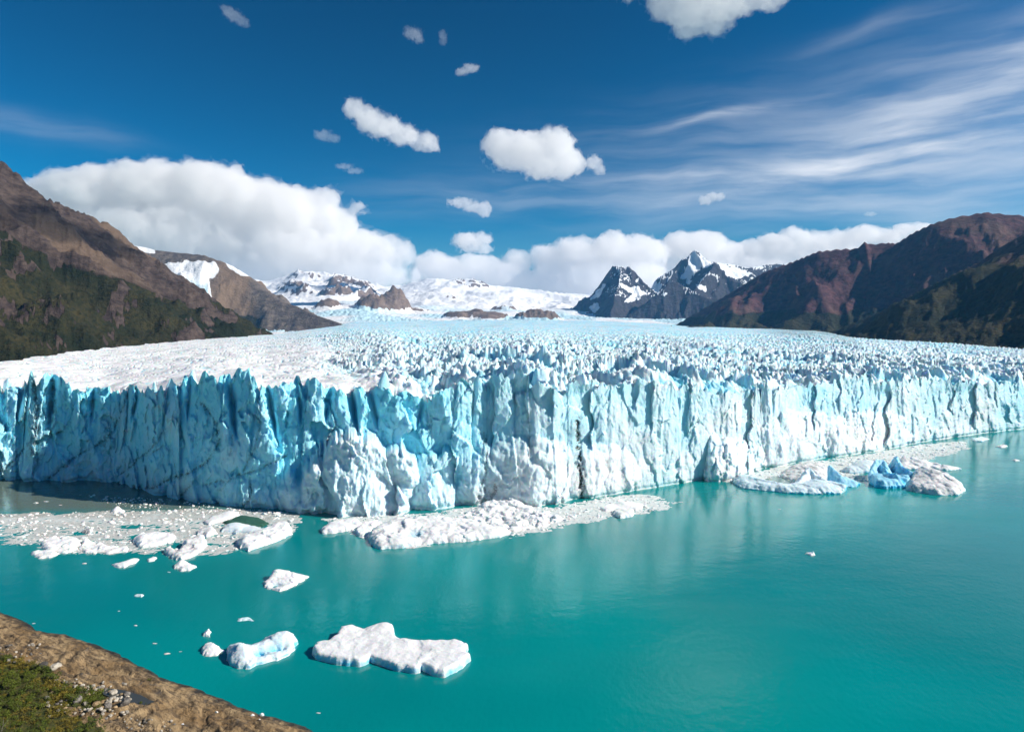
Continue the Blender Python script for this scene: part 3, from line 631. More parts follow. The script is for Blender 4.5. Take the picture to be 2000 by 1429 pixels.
MAT_H = mat_mountain('mountain_rock_tan', (0.085, 0.070, 0.062), (0.19, 0.155, 0.125), sc=0.6)
build_mtn('mountain_hanging_glacier', X, Y, np.maximum(zz, -20), MAT_H, {'forest': forest, 'snow': snow, 'tint': tint, 'blue': blue})

# ---- right mountains: far purple-brown ridge and nearer wooded spur
X, Y = fan(0.20, 1.05, 380, 3300, 11000, 200)
cr = crest3([(1310, 640, 8400), (1340, 622, 8300), (1400, 586, 8100), (1450, 556, 7900), (1490, 532, 7700), (1540, 512, 7500), (1600, 490, 7300), (1640, 486, 7200), (1675, 484, 7100), (1681, 477, 7090), (1687, 470, 7080), (1694, 476, 7070), (1730, 473, 7000), (1750, 474, 6900), (1780, 455, 6800), (1820, 437, 6700), (1860, 424, 6600), (1920, 413, 6500), (1960, 417, 6450), (2010, 421, 6400), (2100, 430, 6200), (2400, 420, 5800), (2800, 480, 5200)])
w = 150*fbm2(X*0.0011, Y*0.0011, 4)
z0, d, zc, sg = ridge_model(X+w*0.25, Y+w*0.25, cr, 0.66, 0.6)
spur = ridged2(X*0.00085-Y*0.00055, Y*0.00035+X*0.0002, 4, 0.5)
zz = z0+(spur-0.42)*330*sstep(40, 900, d)*np.clip(zc/700, 0.1, 1)+(ridged2(X*0.004, Y*0.003, 5, 0.55)-0.45)*60*sstep(0, 400, d)+fbm2(X*0.006, Y*0.006, 5, 0.55)*20*np.clip(d/120, 0.15, 1)
forest = sstep(340, 160, zz+80*fbm2(X*0.002, Y*0.002, 4))
tint = 0.25*sstep(0.1, 0.5, fbm2(X*0.002+7, Y*0.002, 4))
MAT_R = mat_mountain('mountain_rock_purple', (0.042, 0.020, 0.027), (0.115, 0.050, 0.052), sc=0.6)
build_mtn('mountain_right', X, Y, np.maximum(zz, -20), MAT_R, {'forest': forest, 'snow': 0*zz, 'tint': tint, 'blue': 0*zz})

X, Y = fan(0.42, 1.08, 330, 1350, 6200, 190)
cr = crest3([(1560, 668, 4900), (1640, 640, 4800), (1720, 606, 4600), (1800, 565, 4400), (1860, 536, 4250), (1920, 506, 4100), (1970, 472, 3950), (2010, 450, 3850), (2100, 410, 3600), (2300, 340, 3200), (2700, 300, 2700)])
w = 90*fbm2(X*0.0018, Y*0.0018, 4)
z0, d, zc, sg = ridge_model(X+w*0.3, Y+w*0.3, cr, 0.56, 0.6)
spur = ridged2(X*0.0014-Y*0.0009, Y*0.0006, 4, 0.5)
zz = z0+(spur-0.42)*90*sstep(30, 500, d)*np.clip(zc/400, 0.1, 1)+fbm2(X*0.008, Y*0.008, 5, 0.55)*15*np.clip(d/80, 0.2, 1)
toe = polysd(X, Y, [px2g(1700, 670, 40), px2g(1700, 690, 40), (900, 1500), (2600, 1500), (3600, 3300), (1700, 3300)])
forest = sstep(560, 330, zz+90*fbm2(X*0.003, Y*0.003, 4))
canopy = forest*(noise2(X/26.0, Y/26.0)*6.0+noise2(X/12.0, Y/12.0)*1.5)*sstep(4800, 2500, Y); zz = zz+canopy
tint = 0.2*sstep(0.1, 0.5, fbm2(X*0.003+7, Y*0.003, 4))
MAT_W = mat_mountain('mountain_wooded', (0.050, 0.034, 0.032), (0.11, 0.07, 0.06), forest=(0.018, 0.026, 0.010), forest2=(0.060, 0.050, 0.016), sc=0.9)
build_mtn('mountain_wooded_spur', X, Y, np.maximum(zz, -20), MAT_W, {'forest': forest, 'snow': 0*zz, 'tint': tint, 'blue': 0*zz})

# ---- dark rocky peaks with snow
MAT_P = mat_mountain('peak_rock_dark', (0.012, 0.020, 0.036), (0.046, 0.048, 0.062), forest=(0.03, 0.04, 0.03), forest2=(0.05, 0.05, 0.035), sc=0.45)
def peaks(name, crests, u0, u1, y0, y1, nu, ny, snowline, snow_polys):
    X, Y = fan(u0, u1, nu, y0, y1, ny); w = 120*fbm2(X*0.0015, Y*0.0015, 5, 0.55); best = np.full(X.shape, -1e9); dmin = np.full(X.shape, 1e9)
    for c, s in crests:
        d, v, sg = polydist(X+w*0.3, Y+w*0.3, crest3(c)); q = v[..., 0]-d*s+0.00006*d*d; dmin = np.where(q > best, d, dmin); best = np.maximum(best, q)
    zz = best+(ridged2(X*0.0024, Y*0.0016, 5, 0.6)-0.5)*150*sstep(0, 350, dmin)+fbm2(X*0.010, Y*0.010, 4, 0.6)*22
    sl, zx, zy = slope_of(X, Y, zz); P = X/Y*F+CX; R = HY-(zz-HC)/Y*F
    snow = sstep(snowline-200, snowline+250, zz+200*fbm2(X*0.002+3, Y*0.002, 4)+120*(zx < 0))*sstep(0.95, 0.60, sl)
    led = sstep(0.12, 0.32, fbm3(X*0.0013, Y*0.0013, zz*0.010+zx*1.5, 4, 0.55))*sstep(450, 800, zz)*sstep(1.5, 0.9, sl); snow = np.maximum(snow, led)
    for poly in snow_polys: snow = np.maximum(snow, sstep(-3, 3, polysd(P, R, poly)+4*fbm2(P*0.1, R*0.1, 4)))
    build_mtn(name, X, Y, np.maximum(zz, -20), MAT_P, {'forest': 0*zz, 'snow': snow, 'tint': 0.1+0*zz, 'blue': 0.1+0*zz})
peaks('peak_blunt', [([(1120, 600, 13200), (1150, 582, 13100), (1172, 556, 13000), (1188, 532, 12900), (1197, 520, 12850), (1208, 518, 12800), (1220, 523, 12800), (1228, 519, 12800), (1240, 532, 12800), (1255, 548, 12700), (1275, 566, 12600), (1310, 590, 12500)], 0.95),
                      ([(1214, 520, 12800), (1205, 570, 11700), (1190, 622, 10900)], 0.9)], 0.085, 0.26, 10300, 14500, 230, 150, 1150,
      [[(1208, 552), (1228, 562), (1245, 558), (1262, 574), (1240, 588), (1220, 590), (1232, 574), (1212, 560)], [(1150, 588), (1166, 566), (1190, 548), (1170, 580)], [(1240, 550), (1250, 540), (1248, 548)], [(1150, 600), (1165, 590), (1172, 600), (1160, 612)]])
peaks('peak_pyramid', [([(1268, 574, 14200), (1285, 542, 14300), (1300, 533, 14400), (1318, 524, 14500), (1330, 506, 14600), (1340, 504, 14600), (1350, 494, 14700), (1357, 487, 14700), (1366, 494, 14700), (1376, 505, 14800), (1390, 512, 14900), (1420, 514, 15400), (1460, 522, 15800), (1500, 516, 16300), (1560, 510, 16500)], 0.85),
                        ([(1376, 520, 14300), (1397, 514, 13400), (1412, 530, 13200), (1430, 545, 13000), (1460, 556, 12800), (1500, 560, 12600)], 0.95), ([(1397, 514, 13400), (1370, 550, 12600), (1350, 575, 12000)], 0.9),
                        ([(1230, 612, 11200), (1270, 584, 11300), (1300, 556, 11500), (1314, 547, 11600), (1340, 560, 11500), (1380, 580, 11200), (1440, 610, 10800)], 0.8)], 0.16, 0.50, 10000, 17500, 290, 165, 1500,
      [[(1268, 560), (1276, 546), (1296, 556), (1284, 572)], [(1336, 530), (1348, 500), (1357, 490), (1368, 502), (1392, 514), (1378, 522), (1360, 532), (1345, 548), (1328, 542)], [(1358, 556), (1380, 558), (1378, 570), (1366, 564)], [(1400, 512), (1440, 524), (1470, 534), (1440, 545), (1420, 540)], [(1288, 582), (1305, 568), (1298, 580)], [(1337, 546), (1352, 548), (1345, 558)]])

# ---- ice field in the background with bare rock islands
X, Y = fan(-0.46, 0.30, 460, 5400, 24000, 190)
P = X/Y*F+CX
sky_r = gsmooth(np.interp(np.arange(300, 1500, 1.0), [300, 480, 520, 545, 570, 600, 625, 660, 700, 740, 790, 840, 900, 960, 1040, 1100, 1160, 1300, 1500], [545, 545, 548, 538, 532, 533, 536, 540, 552, 560, 556, 542, 546, 556, 566, 572, 578, 585, 585]), 6)
sky_row = np.interp(P, np.arange(300, 1500, 1.0), sky_r)
foot = np.interp(P, [300, 600, 700, 800, 880, 1000, 1100, 1190, 1300], [612, 612, 608, 622, 624, 624, 626, 628, 630])
t = np.clip((Y-9600)/(21500-9600), 0, 1); row = foot+(sky_row-foot)*t**0.8
zz = HC+(HY-row)/F*Y; zz = np.where(Y < 9600, 20+(zz-20)*np.clip((Y-5400)/4200, 0, 1)**1.3, zz); zz = np.where(Y > 21500, zz-(Y-21500)*0.35, zz)
zz = zz+fbm2(X*0.0007, Y*0.0005, 5)*120*sstep(0.05, 0.3, t)*sstep(1.0, 0.8, t)+fbm2(X*0.004, Y*0.004, 4)*14
rug = ridged2(X*0.00055+2.2, Y*0.00045, 5, 0.5); rz = sstep(500, 560, P)*sstep(790, 720, P)*sstep(0.12, 0.4, t)
zz = zz+rz*(rug-0.35)*330+sstep(0.15, 0.4, t)*(ridged2(X*0.0011+5, Y*0.0008, 4, 0.5)-0.4)*90*(1-rz)
snow = np.ones_like(zz); tint = np.zeros_like(zz)+0.25; sl0, _a, _b = slope_of(X, Y, zz); snow = 1-rz*sstep(0.60, 0.80, sl0+0.15*fbm2(X*0.003, Y*0.003, 3))
for (x, y, rx, ry, hgt, Yd) in [(745, 596, 55, 22, 260, 10800), (775, 582, 30, 16, 220, 11000), (820, 590, 25, 8, 70, 11200), (905, 612, 40, 8, 90, 10100), (955, 615, 40, 8, 90, 10000), (1050, 612, 44, 9, 150, 10000), (985, 588, 26, 12, 110, 12500), (640, 596, 26, 12, 160, 10500), (655, 560, 35, 10, 300, 14500), (690, 548, 50, 8, 240, 17000), (920, 552, 40, 5, 140, 20500), (575, 548, 30, 10, 260, 16000), (880, 575, 10, 4, 40, 14500)]:
    xc = (x-CX)/F*Yd; ax2 = rx/F*Yd; ay = ax2*1.5
    e = ((X-xc)/ax2)**2+((Y-Yd)/ay)**2+0.5*fbm2(X*0.002+x, Y*0.002, 4)
    b = np.clip(1-e, 0, 1); rk = ridged2(X*0.0025, Y*0.0025, 5, 0.42)
    zz = zz+hgt*(1-(1-b)**1.6)*(0.5+0.55*rk); snow = np.minimum(snow, 1-sstep(0.05, 0.25, b)*(0.6+0.4*(rk > 0.25)))
sl_, _a, _b = slope_of(X, Y, zz); snow = np.maximum(snow, sstep(0.42, 0.26, sl_+0.22*fbm2(X*0.004, Y*0.004, 3))*(t > 0.12))
icefall = sstep(0.1, 0.5, fbm2(X*0.001, Y*0.0006, 3)+0.35)*sstep(0.35, 0.1, t)
zz = zz+icefall*(ridged2(X*0.012, Y*0.012, 3)-0.5)*35
MAT_S = mat_mountain('icefield_snow', (0.12, 0.09, 0.075), (0.27, 0.20, 0.155), sc=0.4, snow=(0.90, 0.90, 0.90))
build_mtn('icefield', X, Y, zz, MAT_S, {'forest': 0*zz, 'snow': snow, 'tint': tint, 'blue': np.clip(icefall*0.8, 0, 1)})

# ---- low ground that the mountains and the ice stand on
X, Y = np.meshgrid(np.array([-60000, -20000, -5000, 0, 5000, 20000, 60000.]), np.array([24500, 40000, 110000.]))
o = obj('plain', mesh_np('plain', np.stack([X, Y, X*0+4], -1).reshape(-1, 3), gridfaces(3, 7), {'forest': X*0, 'snow': X*0+1, 'tint': X*0, 'blue': X*0}), MAT_S); tag(o, kind='structure')
print('mountains', time.time()-T0)

# ================================================================== CLOUDS
def mat_cloud(name, dens):
    s = NT(name); v = s.n('ShaderNodeVolumePrincipled')
    v.inputs['Color'].default_value = (0.998, 0.994, 0.988, 1); v.inputs['Density'].default_value = dens; v.inputs['Anisotropy'].default_value = 0.15
    s.t.links.new(v.outputs[0], s.out.inputs['Volume']); return s.m
def make_cloud(label, Yd, ells, dens, hpx=3.0, rag=0.5, nsc=1.0, seed=0, deep=1.0):
    k = Yd/F; E_ = np.array([((x-CX)*k, HC+(HY-y)*k, rx*k, ry*k) for x, y, rx, ry in ells])
    pad = 1.35; x0 = (E_[:, 0]-pad*E_[:, 2]).min(); x1 = (E_[:, 0]+pad*E_[:, 2]).max(); z0 = (E_[:, 1]-pad*E_[:, 3]).min(); z1 = (E_[:, 1]+pad*E_[:, 3]).max()
    dep = deep*np.minimum(E_[:, 2], E_[:, 3]*1.6); dy = 1.3*dep.max(); h = hpx*k; hy = h*1.5
    nx, ny, nz = int((x1-x0)/h)+2, int(2*dy/hy)+2, int((z1-z0)/h)+2
    X, Y, Z = np.meshgrid(x0+h*np.arange(nx), -dy+hy*np.arange(ny), z0+h*np.arange(nz), indexing='ij')
    D = np.full(X.shape, -1e9, np.float32)
    for (cx, cz, rx, rz), dp in zip(E_, dep):
        r = np.sqrt(((X-cx)/rx)**2+(Y/dp)**2+((Z-cz)/rz)**2); D = np.maximum(D, ((1-r)*min(rx, rz)).astype(np.float32))
    R = np.median(np.minimum(E_[:, 2], E_[:, 3])); f = nsc/(R*1.1); band = np.abs(D) < 1.5*R*rag+3*h
    xs, ys, zs = X[band]*f+seed*7.7, Y[band]*f+seed*3.1, Z[band]*f
    n = fbm3(xs, ys, zs, 3, 0.5); bil = 0.0; a = 0.55
    for o in range(5):
        s_ = 1.7*2.1**o; bil = bil+a*(0.42-np.abs(noise3(xs*s_+o*9, ys*s_, zs*s_-o*4))*1.35); a *= 0.60
    D[band] += (R*rag*(0.75*n+1.0*bil)).astype(np.float32)
    for ax in range(3):
        sl = [slice(None)]*3
        for e in (0, -1): sl[ax] = e; D[tuple(sl)] = np.minimum(D[tuple(sl)], -h)
    V, Q = surface_nets(D, (x0, -dy, z0), (h, hy, h)); c = np.array([E_[:, 0].mean(), 0, E_[:, 1].min()])
    o = obj('cloud', mesh_np('cloud', V-c, Q), mat_cloud('cloud_vapour', dens*(0.30 if Yd > 25000 else 0.20))); o.location = (c[0], Yd, c[2]); tag(o, label, 'cloud', 'clouds')
    # torn thin vapour round the dense core
    n2 = fbm3(X*f*3.3+seed, Y*f*3.3, Z*f*3.3+9, 4, 0.62); D2 = D+np.float32(R*rag*0.22)+(R*(0.22+0.55*rag)*n2).astype(np.float32); D2 = np.maximum(D2, -1e6)
    k2 = 2 if nx*nz > 4500 else 1; D2 = D2[::k2, ::k2, ::k2]
    for ax in range(3):
        sl = [slice(None)]*3
        for e in (0, -1): sl[ax] = e; D2[tuple(sl)] = -h
    V, Q = surface_nets(D2, (x0, -dy, z0), (h*k2, hy*k2, h*k2)); q = obj('fringe', mesh_np('fringe', V-c, Q), mat_cloud('cloud_fringe', dens*0.085), o); return o
CL = [
 ('long towering cumulus bank over the hanging glacier mountain', 27500, [(60, 395, 60, 34), (120, 395, 90, 48), (200, 385, 110, 58), (300, 378, 110, 58), (400, 368, 80, 50), (440, 350, 35, 22), (470, 405, 100, 58), (550, 425, 90, 62), (622, 398, 40, 30), (650, 440, 50, 38), (680, 485, 85, 38), (740, 498, 55, 30), (782, 500, 24, 24), (300, 470, 230, 75), (520, 500, 200, 60), (660, 530, 140, 36), (160, 440, 140, 60), (690, 410, 16, 14)], 0.0045, 3.9, 0.42, 1.25, 1, 0.8),
 ('low cumulus bank wrapped round the snowy icefield skyline', 30500, [(845, 520, 38, 26), (880, 535, 60, 30), (940, 525, 50, 26), (980, 540, 60, 30), (1010, 512, 30, 18), (1075, 505, 38, 24), (1130, 500, 55, 34), (1200, 494, 55, 34), (1250, 495, 48, 32), (1150, 545, 120, 40), (960, 560, 150, 20), (1235, 540, 60, 40)], 0.0045, 3.2, 0.45, 1.1, 2, 1.0),
 ('cumulus bank rising behind the pyramid peak and the purple ridge', 31500, [(1330, 482, 40, 26), (1370, 486, 50, 32), (1420, 498, 55, 24), (1470, 492, 50, 22), (1520, 482, 45, 24), (1552, 468, 30, 22), (1600, 476, 45, 20), (1650, 470, 40, 20), (1695, 458, 32, 17), (1730, 462, 40, 16), (1785, 448, 40, 11), (1440, 520, 160, 26), (1620, 500, 120, 22)], 0.0048, 3.0, 0.45, 1.0, 3, 1.0),
 ('plump isolated cumulus with a rounded double top', 15000, [(985, 288, 38, 32), (1030, 296, 48, 34), (1085, 284, 36, 34), (1105, 318, 34, 28), (1060, 325, 45, 22), (1010, 312, 50, 18)], 0.011, 2.2, 0.42, 1.0, 4, 0.9),
 ('tiny cumulus scrap beside the plump rounded cumulus', 15000, [(1160, 318, 15, 12), (1172, 332, 10, 8)], 0.009, 1.6, 0.8, 0.9, 5, 1.0),
 ('ragged cumulus strip slanting down to its right end', 14500, [(692, 212, 18, 18), (718, 232, 26, 22), (752, 250, 30, 19), (790, 264, 30, 16), (826, 276, 22, 13), (845, 288, 12, 7)], 0.010, 2.2, 0.75, 0.8, 6, 0.9),
 ('small torn cloud scrap over the icefield bank', 16000, [(900, 396, 22, 8), (922, 404, 18, 9), (946, 408, 14, 14)], 0.009, 1.6, 0.8, 0.8, 7, 1.0),
 ('little fluffy cloud just above the icefield cloud bank', 28000, [(912, 470, 26, 15), (940, 468, 18, 12), (930, 485, 28, 9)], 0.0055, 1.8, 0.7, 0.9, 8, 1.0),
 ('big bright ragged cloud touching the top of the sky', 10500, [(1300, 8, 38, 24), (1350, 15, 55, 34), (1400, 8, 60, 30), (1460, 2, 55, 18), (1345, 52, 30, 22), (1390, 42, 36, 20), (1510, -2, 24, 12), (1340, -30, 120, 30)], 0.010, 2.9, 0.65, 0.9, 9, 0.8),
 ('small flat cloud scrap alone in deep blue sky', 13000, [(902, 140, 12, 6), (920, 133, 14, 7)], 0.009, 1.4, 0.8, 0.8, 10, 1.0),
 ('faint wisp of cloud near the ragged slanting strip', 14500, [(632, 264, 15, 8), (652, 270, 10, 7)], 0.0045, 1.4, 1.0, 0.8, 11, 1.0),
 ('faint short wisp under the ragged slanting strip', 15500, [(672, 325, 14, 5), (692, 334, 14, 5)], 0.0045, 1.3, 0.9, 0.8, 12, 1.0),
 ('high faint cloud tuft in dark blue sky', 11500, [(806, 66, 15, 9), (818, 76, 9, 7)], 0.004, 1.3, 1.0, 0.8, 13, 1.0),
 ('narrow upright cloud tuft beside the high faint tuft', 11500, [(864, 68, 7, 8), (866, 80, 6, 8)], 0.004, 1.3, 0.8, 0.8, 17, 1.0),
 ('small bright hooked cloud under the cirrus streaks', 17000, [(1378, 392, 12, 8), (1396, 384, 16, 7)], 0.009, 1.3, 0.7, 0.8, 14, 1.0),
 ('minute cloud dot over the purple ridge', 20000, [(1700, 418, 10, 4)], 0.006, 1.2, 0.7, 0.8, 15, 1.0),
 ('long narrow cloud high overhead, its shadow darkening the brown ridge', 2350, [(1842, -818, 80, 55)], 0.02, 8.0, 0.5, 1.2, 18, 3.2),
 ('high faint cloud wisp in the darkest part of the sky', 11500, [(455, 30, 14, 9), (474, 44, 10, 8), (440, 18, 8, 6)], 0.0035, 1.4, 1.0, 0.8, 16, 1.0),
]
for args in CL: make_cloud(*args)
print('clouds', time.time()-T0)

# ================================================================== AIR
def make_haze():
    s = NT('haze_air'); v = s.n('ShaderNodeVolumePrincipled')
    v.inputs['Color'].default_value = (0.16, 0.52, 1.0, 1); v.inputs['Density'].default_value = 1.3e-5; v.inputs['Anisotropy'].default_value = 0.0
    s.t.links.new(v.outputs[0], s.out.inputs['Volume'])
    x0, x1, y0, y1, z0, z1 = -13000., 13000., -600., 24600., -25., 2050.
    V = np.array([(x, y, z) for z in (z0, z1) for y in (y0, y1) for x in (x0, x1)]); Q = np.array([(0, 2, 3, 1), (4, 5, 7, 6), (0, 1, 5, 4), (2, 6, 7, 3), (0, 4, 6, 2), (1, 3, 7, 5)])
    o = obj('haze', mesh_np('haze', V, Q, smooth=False), s.m); tag(o, kind='stuff')
make_haze()

# ================================================================== FLOATING ICE
BERG = mat_ice('floating_ice', white=(0.82, 0.83, 0.83), blue=(0.14, 0.64, 0.86), bump=0.5, bscale=2.2, sss=0.4)
BERG_BLUE = mat_ice('blue_ice', white=(0.55, 0.78, 0.86), blue=(0.05, 0.52, 0.80), bump=0.35, bscale=1.5, sss=0.4)
GREEN = mat_ice('clear_green_ice', white=(0.03, 0.11, 0.075), blue=(0.02, 0.09, 0.07), bump=0.4, bscale=2.0)
HSC = {13: 0.6, 14: 0.62, 15: 0.62, 16: 0.7, 17: 0.6, 18: 0.5, 19: 0.55, 20: 0.7, 24: 0.66, 25: 0.66, 26: 0.66, 27: 0.5, 34: 0.85}
def berg(name, label, out, h, ztop=None, peaks=(), edge=0.8, res=0.42, amp=0.7, nsc=4.0, blue=0.0, side=0.75, dirt=0.0, mat=None, seed=0, group=None, cat='iceberg', dish=0.0, hollows=(), ridges=(), jag=0.8, sub=1.4):
    """floating ice: outline in photo pixels at height ztop, body height h, peaks (px, py, metres, radius m)"""
    k0 = HSC.get(seed, 1.0); h = h*k0; peaks = [(a_, b_, c_*k0, d_) for a_, b_, c_, d_ in peaks]
    zt = h*0.6 if ztop is None else ztop
    P = np.array([px2g(x, y, zt) for x, y in out]); c = P.mean(0); P = P-c
    x0, y0 = P.min(0)-2.5; x1, y1 = P.max(0)+2.5; hm_max = h+max([p[2] for p in peaks]+[max(q[2] for q in r_[0]) for r_ in ridges], default=0)+1.5*amp+0.6
    nx, ny, nz = int((x1-x0)/res)+2, int((y1-y0)/res)+2, int((hm_max+sub)/res)+3
    X, Y = np.meshgrid(x0+res*np.arange(nx), y0+res*np.arange(ny), indexing='ij')
    sdv = polysd(X+jag*fbm2(X*0.35+seed, Y*0.35, 3), Y+jag*fbm2(X*0.35+50, Y*0.35+seed, 3), P)
    hm = np.where(sdv > 0, h*(1-np.exp(-sdv/edge))-dish*np.clip(sdv-2*edge, 0, 4), sdv*2.5)
    for (px, py, ph, pr) in peaks:
        q = np.array(px2g(px, py, zt))-c; e = ((X-q[0])**2+(Y-q[1])**2)/pr**2; hm = hm+ph*np.exp(-e)*sstep(0, 2*edge, sdv)
    wX = X+0.9*fbm2(X*0.22+seed, Y*0.22, 3); wY = Y+0.9*fbm2(X*0.22+30, Y*0.22+seed, 3)
    for line, wd, skew in ridges:                       # sharp crests, steeper on one side
        L_ = [tuple(np.array(px2g(a_, b_, zt))-c)+(h_,) for a_, b_, h_ in line]; dd, vv, sg_ = polydist(wX, wY, L_)
        hm = np.maximum(hm, np.where(sdv > -0.5, h*0.3+vv[..., 0]*np.clip(1-dd/(wd*np.where(sg_ > 0, skew, 1.0)), 0, 1)**0.75, -5))
    for (px, py, ph, pr) in hollows:
        q = np.array(px2g(px, py, zt))-c; e = ((X-q[0])**2+(Y-q[1])**2)/pr**2; hm = hm-ph*np.exp(-e)
    Z = -sub+res*np.arange(nz)[None, None, :]
    X3, Y3, Z3 = np.broadcast_arrays(X[..., None], Y[..., None], Z)
    D = np.minimum(hm[..., None]-Z3, np.clip(sdv[..., None]*2.0+0.6, -9, 9)).astype(np.float32)
    band = np.abs(D) < 2.5*amp+2*res
    D[band] += (amp*(0.7*fbm3(X3[band]/nsc/1.7+seed*3.3, Y3[band]/nsc/1.7, Z3[band]/nsc, 3, 0.45)+0.22*fbm3(X3[band]/nsc*3, Y3[band]/nsc*3+seed, Z3[band]/nsc*3, 2, 0.5)-0.06)).astype(np.float32)
    fa, fb, fc, fd_ = voro2((X3[band]+0.6*Z3[band])/(nsc*1.3)+seed, (Y3[band]-0.5*Z3[band])/(nsc*1.3)); D[band] += (amp*0.9*(fc-0.5)).astype(np.float32)
    D = D-(0.45*min(1.0, max(0.0, h-0.6))*np.exp(-((Z3-0.15)/0.35)**2)).astype(np.float32)     # melt notch at the waterline
    D = np.minimum(D, Z3+sub-res*1.01); 
    D[0] = D[-1] = -1; D[:, 0] = D[:, -1] = -1; D[:, :, 0] = D[:, :, -1] = -1
    V, Q = surface_nets(D, (x0, y0, -sub), (res,)*3)
    # keep the biggest connected piece: one berg, one body
    par = np.arange(len(V))
    Ed = np.concatenate([Q[:, [0, 1]], Q[:, [1, 2]], Q[:, [2, 3]], Q[:, [3, 0]]])
    for _ in range(400):
        m = np.minimum(par[Ed[:, 0]], par[Ed[:, 1]]); p2 = par.copy(); np.minimum.at(p2, Ed[:, 0], m); np.minimum.at(p2, Ed[:, 1], m); p2 = p2[p2]
        if (p2 == par).all(): break
        par = p2
    r, cnt = np.unique(par, return_counts=True); keep = par == r[cnt.argmax()]; Q = Q[keep[Q[:, 0]]]; V, Q, _ = compact(V, Q)
    # blue shows on the broken flanks, the weathered top stays white
    n = np.zeros_like(V); fn_ = np.cross(V[Q[:, 2]]-V[Q[:, 0]], V[Q[:, 3]]-V[Q[:, 1]])
    for k_ in range(4): np.add.at(n, Q[:, k_], fn_)
    nz_ = n[:, 2]/np.maximum(np.linalg.norm(n, axis=1), 1e-9)
    bl = np.clip(blue+side*sstep(0.55, 0.05, nz_)*(0.55+0.6*fbm2(V[:, 0]*0.3, V[:, 1]*0.3, 2)), 0, 1)
    for (px, py, ph, pr) in hollows:
        q = np.array(px2g(px, py, zt))-c; bl = np.clip(bl+0.8*min(1.0, max(0.0, ph-0.6))*np.exp(-((V[:, 0]-q[0])**2+(V[:, 1]-q[1])**2)/(pr*0.9)**2), 0, 1)
    di = np.clip(dirt*(0.5+1.3*fbm2(V[:, 0]*0.25+seed, V[:, 1]*0.25, 4)+0.5*sstep(0.2, 0.8, nz_)), 0, 1) if dirt else 0*bl
    o = obj(name, mesh_np(name, V, Q, {'blue': bl, 'dirt': di}, smooth=False), mat or BERG); o.location = (c[0], c[1], 0); tag(o, label, cat, group); return o

berg('ice_floe', 'wide flat white ice floe with a notched edge, largest in open water', [(608, 1262), (616, 1250), (640, 1246), (655, 1237), (665, 1224), (690, 1219), (712, 1224), (735, 1218), (758, 1215), (770, 1222), (773, 1236), (785, 1244), (830, 1247), (885, 1244), (915, 1252), (908, 1268), (921, 1274), (905, 1290), (866, 1309), (842, 1303), (824, 1294), (812, 1302), (770, 1294), (722, 1279), (705, 1288), (690, 1286), (655, 1284), (616, 1274)], 2.3, 2.2, peaks=[(750, 1224, 1.0, 4), (680, 1226, 0.7, 3)], edge=0.30, amp=0.26, nsc=2.2, side=1.2, res=0.37, seed=1, hollows=[(820, 1265, 0.5, 3), (700, 1262, 0.4, 4)], jag=0.5)
berg('iceberg', 'lumpy blue-veined white iceberg floating next to the wide flat floe', [(440, 1272), (446, 1258), (470, 1254), (490, 1256), (520, 1246), (545, 1240), (570, 1243), (584, 1250), (578, 1262), (560, 1276), (530, 1285), (505, 1290), (490, 1297), (462, 1298), (444, 1290)], 1.6, 1.2, peaks=[(466, 1274, 2.6, 3.2), (482, 1282, 1.6, 2.5), (515, 1264, 1.3, 3.0), (545, 1252, 2.2, 3.2), (566, 1252, 1.8, 2.5)], hollows=[(504, 1276, 1.7, 1.8), (528, 1268, 1.3, 1.6), (545, 1266, 1.2, 1.8)], edge=0.6, amp=0.7, nsc=3.0, blue=0.18, side=1.0, seed=2, res=0.34)
berg('ice_chunk', 'rounded white ice lump touching the left end of the lumpy blue-veined iceberg', [(391, 1266), (397, 1254), (415, 1253), (432, 1260), (437, 1268), (425, 1275), (395, 1275)], 1.1, 0.8, peaks=[(410, 1264, 0.9, 2)], edge=0.5, amp=0.45, nsc=2.2, side=0.4, seed=3, res=0.3, cat='ice chunk')
berg('iceberg', 'tilted pointed ice slab alone in open water above the lumpy iceberg', [(511, 1136), (530, 1122), (555, 1114), (575, 1118), (606, 1121), (590, 1130), (572, 1142), (545, 1151), (520, 1144)], 1.2, 1.0, peaks=[(540, 1124, 2.0, 3), (562, 1125, 1.0, 4)], hollows=[(538, 1140, 1.2, 2)], edge=0.5, amp=0.5, nsc=3, side=0.9, seed=4, res=0.34)
berg('ice_chunk', 'small peaked ice chunk just below the brash ice belt', [(338, 1104), (350, 1097), (372, 1098), (386, 1104), (370, 1111), (350, 1112)], 0.9, 0.7, peaks=[(354, 1101, 1.6, 1.8)], edge=0.5, amp=0.4, nsc=2, side=0.5, seed=5, res=0.34, cat='ice chunk')
berg('ice_chunk', 'long narrow tilted ice sliver below the brash ice belt', [(219, 1099), (240, 1098), (262, 1090), (275, 1089), (262, 1098), (240, 1106), (225, 1106)], 0.8, 0.6, peaks=[(255, 1096, 0.9, 3)], edge=0.4, amp=0.25, nsc=3, side=0.5, seed=6, res=0.34, cat='ice chunk')
berg('ice_chunk', 'short ice stub next to the long narrow sliver', [(286, 1090), (300, 1084), (308, 1087), (300, 1093), (290, 1094)], 0.8, 0.6, edge=0.4, amp=0.25, nsc=2, side=0.5, seed=7, res=0.3, cat='ice chunk')
berg('ice_chunk', 'low pale ice patch awash in open water, far from other ice', [(262, 1159), (275, 1157), (283, 1160), (278, 1164), (266, 1163)], 0.5, 0.4, edge=0.4, amp=0.2, nsc=2, side=0.3, blue=0.25, seed=8, res=0.26, cat='ice chunk')
